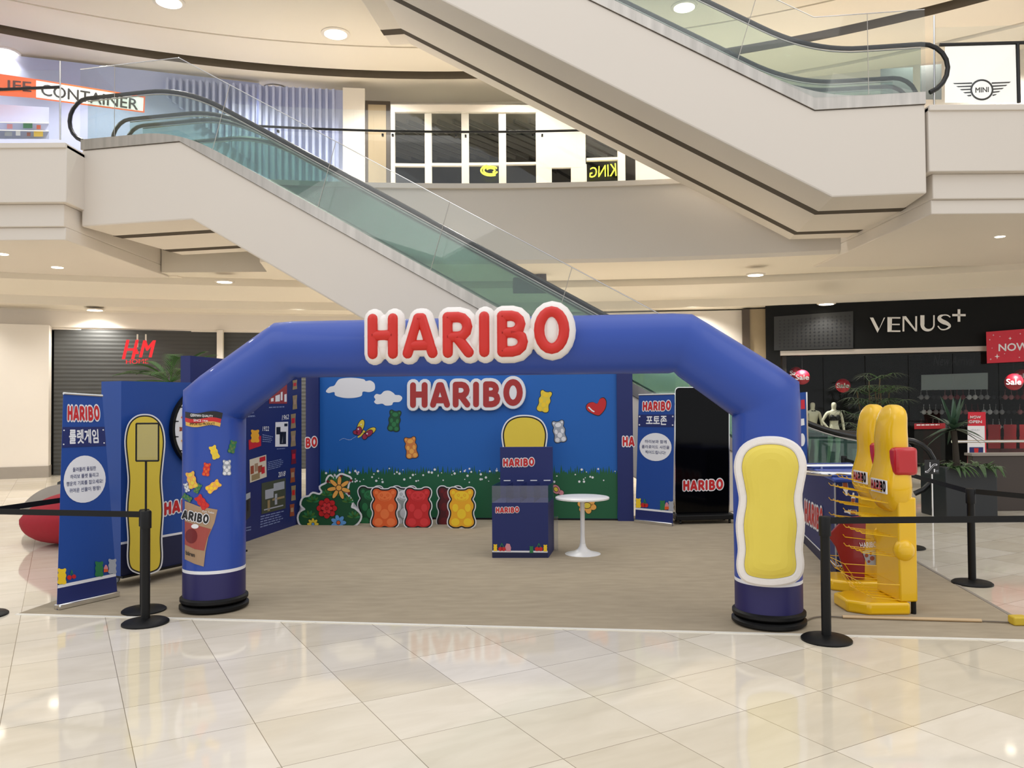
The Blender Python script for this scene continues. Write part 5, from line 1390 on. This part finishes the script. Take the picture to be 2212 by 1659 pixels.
# interior: floor rear and side walls, shelves, lit panel
bk = 3.2
MB().obox(VA-vn*(bk+.1), VB-VA, -vn*.1, (0, 0, 3.3), DINT).build('wall_back', kind='structure')
MB().obox(VA-vn*.4, ve*.05, -vn*bk, (0, 0, 3.3), DINT).build('wall_left', kind='structure')
MB().obox(VA-vn*.4+V((0, 0, 3.02)), VB-VA, -vn*bk, (0, 0, .1), DINT).build('ceiling', kind='structure')
WS = vplane(VA-vn*(bk-.05), VB-vn*(bk-.05))
lp_ = thing('light_panel', 'pale blank panel on the rear wall of the dark shop', 'panel', WS(2080, 780)); slab(WS, [(1990, 810), (2134, 805), (2134, 841), (1990, 843)], 0, .04, mat('pale_grey_panel', (150, 160, 160), .5, emit=.06), 'board', lp_)
na = vplane(VA-vn*1.2, VB-vn*1.2); pr = Pr(na)
mb = MB(); t = thing('hanging_sign', 'dark script lettering sign hanging inside the black shop', 'sign', na(2065, 780))
vs, fs, _ = textmesh('New Arrival', 0, .3); mb.add([na(*rect(2016, 768, 2106, 790)(*p), 0) for p in vs], fs, PBLK); mb.build('lettering', t, smooth=False)
MB().tube([na(2030, 768), na(2030, 745)], .006, BLACK, 5).build('wire', t); MB().tube([na(2095, 768), na(2095, 745)], .006, BLACK, 5).build('wire', t)
# underwear rows
cols_ = [mat('grey_lace', (140, 140, 142), .8), mat('wine_lace', (110, 34, 44), .8), mat('black_lace', (34, 34, 38), .8), mat('white_lace', (200, 200, 200), .8), mat('rose_lace', (150, 96, 100), .8)]
def bra(c, m, label, s_=.82):
    mb = MB()
    for sg in (-1, 1):
        mb._ball(c+ve*(sg*.085*s_)+V((0, 0, 0)), .085*s_, .05*s_, .085*s_, m, 12, 7); mb.tube([c+ve*(sg*.1*s_)+V((0, 0, .06*s_)), c+ve*(sg*.085*s_)+V((0, 0, .26*s_))], .008, m, 4)
    mb.tube([c-ve*.2*s_, c+ve*.2*s_], .014, m, 4)
    return mb.build('hanging_bra', label=label, cat='bra', group='bras hung on the shop wall')
RS_ = ['top row under the pale panel', 'middle row on the shop wall', 'lower row above the red drawers']
for r_ in range(3):
    S_ = vplane(VA-vn*(bk-.15-.0*r_), VB-vn*(bk-.15))
    for k in range(9):
        x = 1996+k*26+6*(r_ % 2); y = 858+r_*32
        bra(S_(x, y), cols_[(k*2+r_*3) % 5], ['pale grey', 'wine red', 'black', 'white', 'rose'][(k*2+r_*3) % 5]+' bra, '+['leftmost', 'second from the left', 'third from the left', 'fourth from the left', 'the middle one', 'fourth from the right', 'third from the right', 'second from the right', 'rightmost'][k]+' in the '+RS_[r_])
    for x0 in (1985,):
        MB().tube([S_(1985, y-12), S_(2230, y-14)], .01, BLACK, 5).build('hanging_rail', label='thin dark rail of the '+RS_[r_], cat='rail')
for r_ in range(2):
    S_ = vplane(VA-vn*1.6, VB-vn*1.6)
    for k in range(3):
        x = 2134+k*34; y = 917+r_*26
        slab(S_, [(x, y), (x+28, y), (x+27, y+26), (x+1, y+26)], -.12, 0, mat('red_package', (146, 24, 32), .5), 'red_bag', None, label='dark red shopping bag in the %s row on the right shop table, %s' % (['upper', 'lower'][r_], ['left', 'middle', 'right'][k]), cat='bag', group='red bags on the shop table')
tb_ = thing('shop_table', 'dark display table under the red bags inside the shop', 'table', S_(2180, 1010)); slab(S_, [(2120, 970), (2260, 968), (2260, 1030), (2120, 1030)], -.5, -.0, mat('dark_red_cabinet', (70, 22, 26), .5), 'cabinet', tb_)
S_ = vplane(VA-vn*1.4, VB-vn*1.4); sh_ = thing('shelf', 'low shelf with red price strips behind the yellow racks', 'shelf', S_(2010, 1000)); slab(S_, [(1975, 915), (2042, 914), (2042, 926), (1975, 927)], -.4, 0, mat('red_price_strip', (160, 24, 34), .5), 'price_strip', sh_)
slab(S_, [(1975, 927), (2042, 926), (2042, 1004), (1975, 1004)], -.4, -.02, DINT, 'shelf_body', sh_)
pr = Pr(S_); pr.bars(quad((1980, 917), (2038, 916), (2038, 924), (1980, 925)), 1, PWHITE, 1, .3, 3); pr.build('printed_strip', sh_)
# Sale balls
def ball_(x, y, r, off, label, txt='Sale'):
    S_ = vplane(VA-vn*off, VB-vn*off); c = S_(x, y); k = r*c.y/FPX; t = thing('sale_ball', label, 'hanging ball', c-V((0, 0, k)), 'red hanging balls')
    MB()._ball(c, k, k, k, REDS, 20, 14).build('ball', t)
    MB().tube([c+V((0, 0, k)), V((c.x, c.y, 3.02))], .004, BLACK, 4).build('string', t)
    P = vplane(VA-vn*off+vn*(k+.004), VB-vn*off+vn*(k+.004)); pr = Pr(P); w_ = r*.92; pr.text(txt, rect(x-w_, y-r*.38, x+w_, y+r*.34), PWHITE, 1, .03); pr.build('printed_word', t)
ball_(1733, 815, 16, .5, 'red ball with white lettering nearest the arch leg'); ball_(1719, 806, 14, 1.0, 'red ball half hidden behind another near the arch leg')
ball_(1821, 833, 15, .6, 'red ball with white lettering above the underwear mannequins'); ball_(2190, 825, 18, .8, 'dim red ball near the right edge of the photo'); ball_(2207, 812, 15, 1.3, 'dim red ball behind another at the right edge')
# mannequins: one continuous skinned body each
def skinned(name, J, E_, R_, m, parent, sub=2):
    me = bpy.data.meshes.new(name); me.from_pydata([V(j) for j in J], E_, []); me.materials.append(m); o = bpy.data.objects.new(name, me); COL.objects.link(o)
    o.parent = parent; ORG_[o.name] = ORG_[parent.name]
    md = o.modifiers.new('skin', 'SKIN'); me.skin_vertices[0].data[0].use_root = True
    for i, r in enumerate(R_): me.skin_vertices[0].data[i].radius = (r, r) if not isinstance(r, tuple) else r
    s_ = o.modifiers.new('sub', 'SUBSURF'); s_.levels = sub; s_.render_levels = sub; md.use_smooth_shade = True
    return o
def mannequin(x, off, male, label):
    S_ = vplane(VA-vn*off, VB-vn*off); c = S_(x, 1004); c.z = .0
    t = thing('mannequin', label, 'mannequin', c, 'mannequins in the shop window'); k = 1.0
    J = [(0, 0, .98), (0, .0, 1.12), (0, 0, 1.28), (0, 0, 1.42), (0, 0, 1.5), (0, -.01, 1.60), (-.0, -.02, 1.70),        # 0-6 spine to head
         (-.17, 0, 1.42), (-.30, .02, 1.20), (-.17, -.06, 1.02), (.17, 0, 1.42), (.24, .02, 1.16), (.25, -.03, .92), (.25, -.05, .82),   # arms
         (-.09, 0, .94), (-.12, -.02, .52), (-.17, .03, .09), (-.18, -.09, .03), (.09, 0, .94), (.09, -.02, .52), (.07, .03, .09), (.06, -.09, .03)]
    E_ = [(0, 1), (1, 2), (2, 3), (3, 4), (4, 5), (5, 6), (3, 7), (7, 8), (8, 9), (3, 10), (10, 11), (11, 12), (12, 13), (0, 14), (14, 15), (15, 16), (16, 17), (0, 18), (18, 19), (19, 20), (20, 21)]
    R_ = [(.13, .09), (.105, .08), (.13, .09), (.12, .08), (.045, .045), (.072, .085), (.06, .07), .05, .036, .028, .05, .036, .028, .022, .085, .055, .036, .03, .085, .055, .036, .03]
    if male: J[8] = (-.24, .03, 1.18); J[9] = (-.25, 0, .94); R_[2] = (.15, .10); R_[3] = (.15, .09)
    J = [(a*k, b*k, z*k) for a, b, z in J]
    skinned('body', J, E_, R_, MANQ, t)
    o = c
    if male:
        MB().lathe(o+V((0, 0, 0)), [(.155, .74), (.17, .9), (.15, 1.04), (.02, 1.04)], mat('brown_shorts', (62, 40, 36), .8), 20, 1, .75).build('shorts', t)
        MB().tube([o+V((-.05, -.06, 1.47)), o+V((0, -.07, 1.465)), o+V((.05, -.06, 1.47))], [.022, .01, .022], BLACK, 8).build('bow_tie', t)
    else:
        for sg in (-1, 1): MB()._ball(o+V((sg*.07, -.07, 1.30)), .075, .06, .07, BLACK, 14, 8).build('bra_cup', t)
        MB().lathe(o, [(.145, 1.22), (.145, 1.26)], BLACK, 20, 1, .75).build('bra_band', t)
        MB().lathe(o, [(.10, .84), (.175, .90), (.165, .99), (.02, .99)], mat('dark_lace_briefs', (36, 40, 30), .8), 20, 1, .75).build('briefs', t)
        for sg in (-1, 1): MB().tube([o+V((sg*.08, -.09, 1.34)), o+V((sg*.10, -.03, 1.47))], .007, BLACK, 5).build('bra_strap', t)
    MB().lathe(o, [(.2, .0), (.2, .01), (.02, .012)], CHROME, 24).build('stand_plate', t)
mannequin(1757, .75, True, 'cream male mannequin with bow tie and brown shorts beside the arch leg')
mannequin(1803, .6, False, 'cream female mannequin in black bra and briefs, hand on hip')
# red opening banner hung on the fascia and red-white stand
NS = vplane(VA+vn*.25, VB+vn*.25); t = thing('opening_banner', 'red hanging board with white sparkles and bold white lettering at the right edge', 'banner', NS(2200, 750))
slab(NS, [(2130, 717), (2270, 706), (2271, 778), (2132, 785)], -.04, 0, REDS, 'board', t)
pr = Pr(NS); pr.text('NOW', quad((2157, 743), (2222, 739), (2222, 757), (2157, 759)), PWHITE, 1, .03)
for x, y, r_ in ((2154, 770, 6), (2182, 731, 4), (2146, 724, 2), (2138, 734, 2), (2140, 776, 2.5), (2143, 752, 1.5), (2204, 721, 2), (2202, 772, 2), (2160, 727, 1.5), (2170, 764, 1.5)):
    pr.poly([(x, y-r_), (x+r_*.2, y-r_*.2), (x+r_, y), (x+r_*.2, y+r_*.2), (x, y+r_), (x-r_*.2, y+r_*.2), (x-r_, y), (x-r_*.2, y-r_*.2)], PWHITE, 1)
pr.build('printed_lettering', t)
OS = plane(V((10.2, 17.2, 0)), V((-.1, -1, 0))); t = thing('opening_stand', 'red and white NOW OPEN display stand behind the agave', 'sign stand', OS(2110, 1010))
slab(OS, [(2091, 890), (2129, 890), (2132, 1040), (2089, 1040)], -.05, 0, REDS, 'board', t)
pr = Pr(OS); pr.poly([(2090, 920), (2127, 920), (2129, 1036), (2090, 1036)], PWHITE, 1); pr.text('NOW', rect(2096, 898, 2119, 904), PWHITE, 2, .03); pr.text('OPEN', rect(2093, 908, 2121, 914), PWHITE, 2, .03)
pr.text('VENUS+', rect(2096, 927, 2117, 931), PGREY, 2, .0); pr.poly([(2094, 966), (2124, 966), (2124, 978), (2094, 978)], NAVY, 2); pr.poly([(2104, 968), (2114, 968), (2113, 978), (2105, 978)], RED, 3)
pr.build('printed_poster', t)
# sliver of another blue banner seen beside the right arch leg
BV = plane(V((4.35, 11.9, 0)), V((-.3, -1, 0))); t = thing('roll_up_banner', 'narrow blue banner with silver edge seen right beside the right arch leg', 'banner', (4.33, 11.9, 0))
slab(BV, [(1716, 849), (1741, 847), (1745, 1040), (1716, 1050)], -.01, 0, BOARD, 'banner_sheet', t); slab(BV, [(1741, 847), (1744, 847), (1748, 1040), (1745, 1040)], -.02, .01, CHROME, 'side_rail', t)
pr = Pr(BV); pr.poly([(1730, 864), (1738, 863), (1739, 883), (1730, 884)], REDS, 1); pr.poly([(1728, 905), (1737, 904), (1738, 918), (1729, 920)], PWHITE, 1); pr.circ(1733, 950, 6, PWHITE, 1, 14); pr.build('printed_bits', t)
mb = MB(); p = BV(1730, 1045); mb.box(p.x-.15, p.x+.12, p.y-.1, p.y+.15, 0, .04, CHROME); mb.build('base', t)

# ================================================================== SIGNS OF THE UPPER AND LEFT SHOPS
def signplane(xa, Da, xb, Db): a = at(xa, 869, Da); b = at(xb, 869, Db); return vplane(a, b)
LC = signplane(0, 17.3, 312, 19.4)
t = thing('shop_sign', 'long white shop sign with orange end and dark lettering at upper left', 'sign', LC(150, 220))
slab(LC, [(-90, 146), (78, 171), (78, 212), (-90, 200)], -.1, 0, ORANGS, 'orange_panel', t)
slab(LC, [(78, 171), (313, 209), (311, 243), (78, 212)], -.1, 0, WSIGN, 'white_panel', t)
pr = Pr(LC); 
for a, b in (((78, 172), (313, 210)), ((78, 212), (311, 242)), ((312, 210), (310.5, 242))): pr.line([a, b], 1.5, ORANGS, 1)
pr.build('orange_border', t)
pr = Pr(LC); pr.text('CONTAINER', quad((89, 181), (299, 214), (298, 238), (89, 206)), mat('charcoal_letters', (56, 54, 54), .5), 2, .02); pr.text('LIFE', quad((-6, 171), (68, 177), (68, 199), (-6, 192)), mat('dark_red_letters', (96, 36, 24), .5), 2, .02); pr.build('lettering', t)
# shelves of small goods under it
SH = signplane(0, 17.6, 120, 18.3); t = thing('goods_shelf', 'white shelf of small colourful goods behind the left glass loop', 'shelf', SH(60, 300)); 
slab(SH, [(-60, 222), (106, 232), (106, 300), (-60, 300)], -.4, -.3, LAV, 'back_panel', t)
for y in (262, 279): slab(SH, [(-60, y), (106, y+3), (106, y+5), (-60, y+2)], -.3, 0, WSIGN, 'shelf_board', t)
for x, y, w_, h_, m in ((50, 265, 20, 12, MGRN), (79, 270, 9, 9, ORG), (73, 281, 20, 14, YELB), (15, 268, 12, 10, PINK), (10, 284, 16, 10, PGREY), (58, 286, 8, 8, BROWN), (34, 283, 10, 10, PWHITE)):
    slab(SH, [(x, y), (x+w_, y), (x+w_, y+h_), (x, y+h_)], -.2, -.05, m, 'goods', t)
# winged emblem board at right
MS = plane(V((10.2, 15.6, 0)), V((-.25, -1, 0))); t = thing('emblem_board', 'white board with a black winged emblem at the upper right', 'sign board', MS(2120, 220))
slab(MS, [(2041, 100), (2193, 96), (2197, 222), (2041, 222)], -.08, 0, WSIGN, 'board', t)
pr = Pr(MS)
pr.circ(2121, 194, 25, PBLK, 2, 23, 30); pr.circ(2121, 194, 21, WSIGN, 3, 19, 30); pr.text('MINI', quad((2107, 189), (2136, 187.5), (2136, 199), (2107, 200.5)), PBLK, 4, .035)
for sg in (-1, 1):
    for k in range(5):
        y = 178+k*6.6; x0 = 2121+sg*(21+.5*k); x1 = 2121+sg*(63-k*7.5); pr.poly([(x0, y), (x1, y-sg*1.5), (x1-sg*4, y+2.6-sg*1.2), (x0, y+3.2)], PBLK, 1)
pr.build('printed_emblem', t)
# dark panels behind the right escalator glass
DS = plane(V((7.5, 19.0, 0)), V((-.2, -1, 0)))
for i, (x0, y0, x1, y1) in enumerate(((1902, 145, 1972, 208), (1988, 138, 2034, 215))):
    slab(DS, [(x0, y0+4), (x1, y0), (x1, y1), (x0, y1)], -.1, 0, mat('grey_shop_panel', (84, 88, 86), .5), 'display_board', None, label=['wide grey panel seen through the right escalator glass', 'narrow dark grey panel beside the white emblem board'][i], cat='panel')
# red hanging initials of the left shop
HM = plane(wp(300, 31.0), V((.2, -1, 0))); t = thing('hanging_sign', 'red slanted initials hanging before the dark left shutter', 'sign', HM(300, 790))
for txt, q in (('H', quad((263, 734), (297, 734), (297, 776), (263, 776))), ('M', quad((300, 735), (334, 735), (334, 772), (300, 772))), ('&', rect(287, 754, 298, 765)), ('HOME', quad((272, 777), (320, 775), (320, 785), (272, 786)))):
    mb = MB(); vs, fs, _ = textmesh(txt, 0, .35 if txt in 'HM' else 0); n = len(vs); [mb.add([HM(q(*p)[0]+dx, q(*p)[1], .04+.002*dx) for p in vs]+[HM(q(*p)[0]+dx, q(*p)[1], 0) for p in vs], fs+[[n+i for i in f][::-1] for f in fs], mat('red_lit_letters', (226, 30, 40), .4, emit=.35)) for dx in ((0, 1, 2, 3) if len(txt) == 1 else (0, .5))]; mb.build('letter', t, smooth=False)
for x in (297, 315): MB().tube([HM(x, 722), HM(x, 750)], .02, PILLAR, 6).build('hanger_rod', t)
# dark hanging direction sign behind the escalator glass
GS = plane(V((.6, 19.5, 0)), V((0, -1, 0))); t = thing('hanging_sign', 'dark direction board hanging on wires behind the escalator glass', 'sign', GS(1148, 650))
slab(GS, [(1108, 600), (1180, 590), (1182, 634), (1108, 634)], -.15, 0, mat('plum_grey_board', (74, 66, 70), .5), 'board', t)
for x in (1138, 1153, 1168): MB().tube([GS(x, 597), GS(x, 560)], .006, BLACK, 4).build('wire', t)
pr = Pr(GS); pr.line([(1148, 597), (1156, 596)], 1.6, mat('amber_lit_print', (240, 170, 60), .5, emit=.6), 1); pr.build('printed_symbol', t)
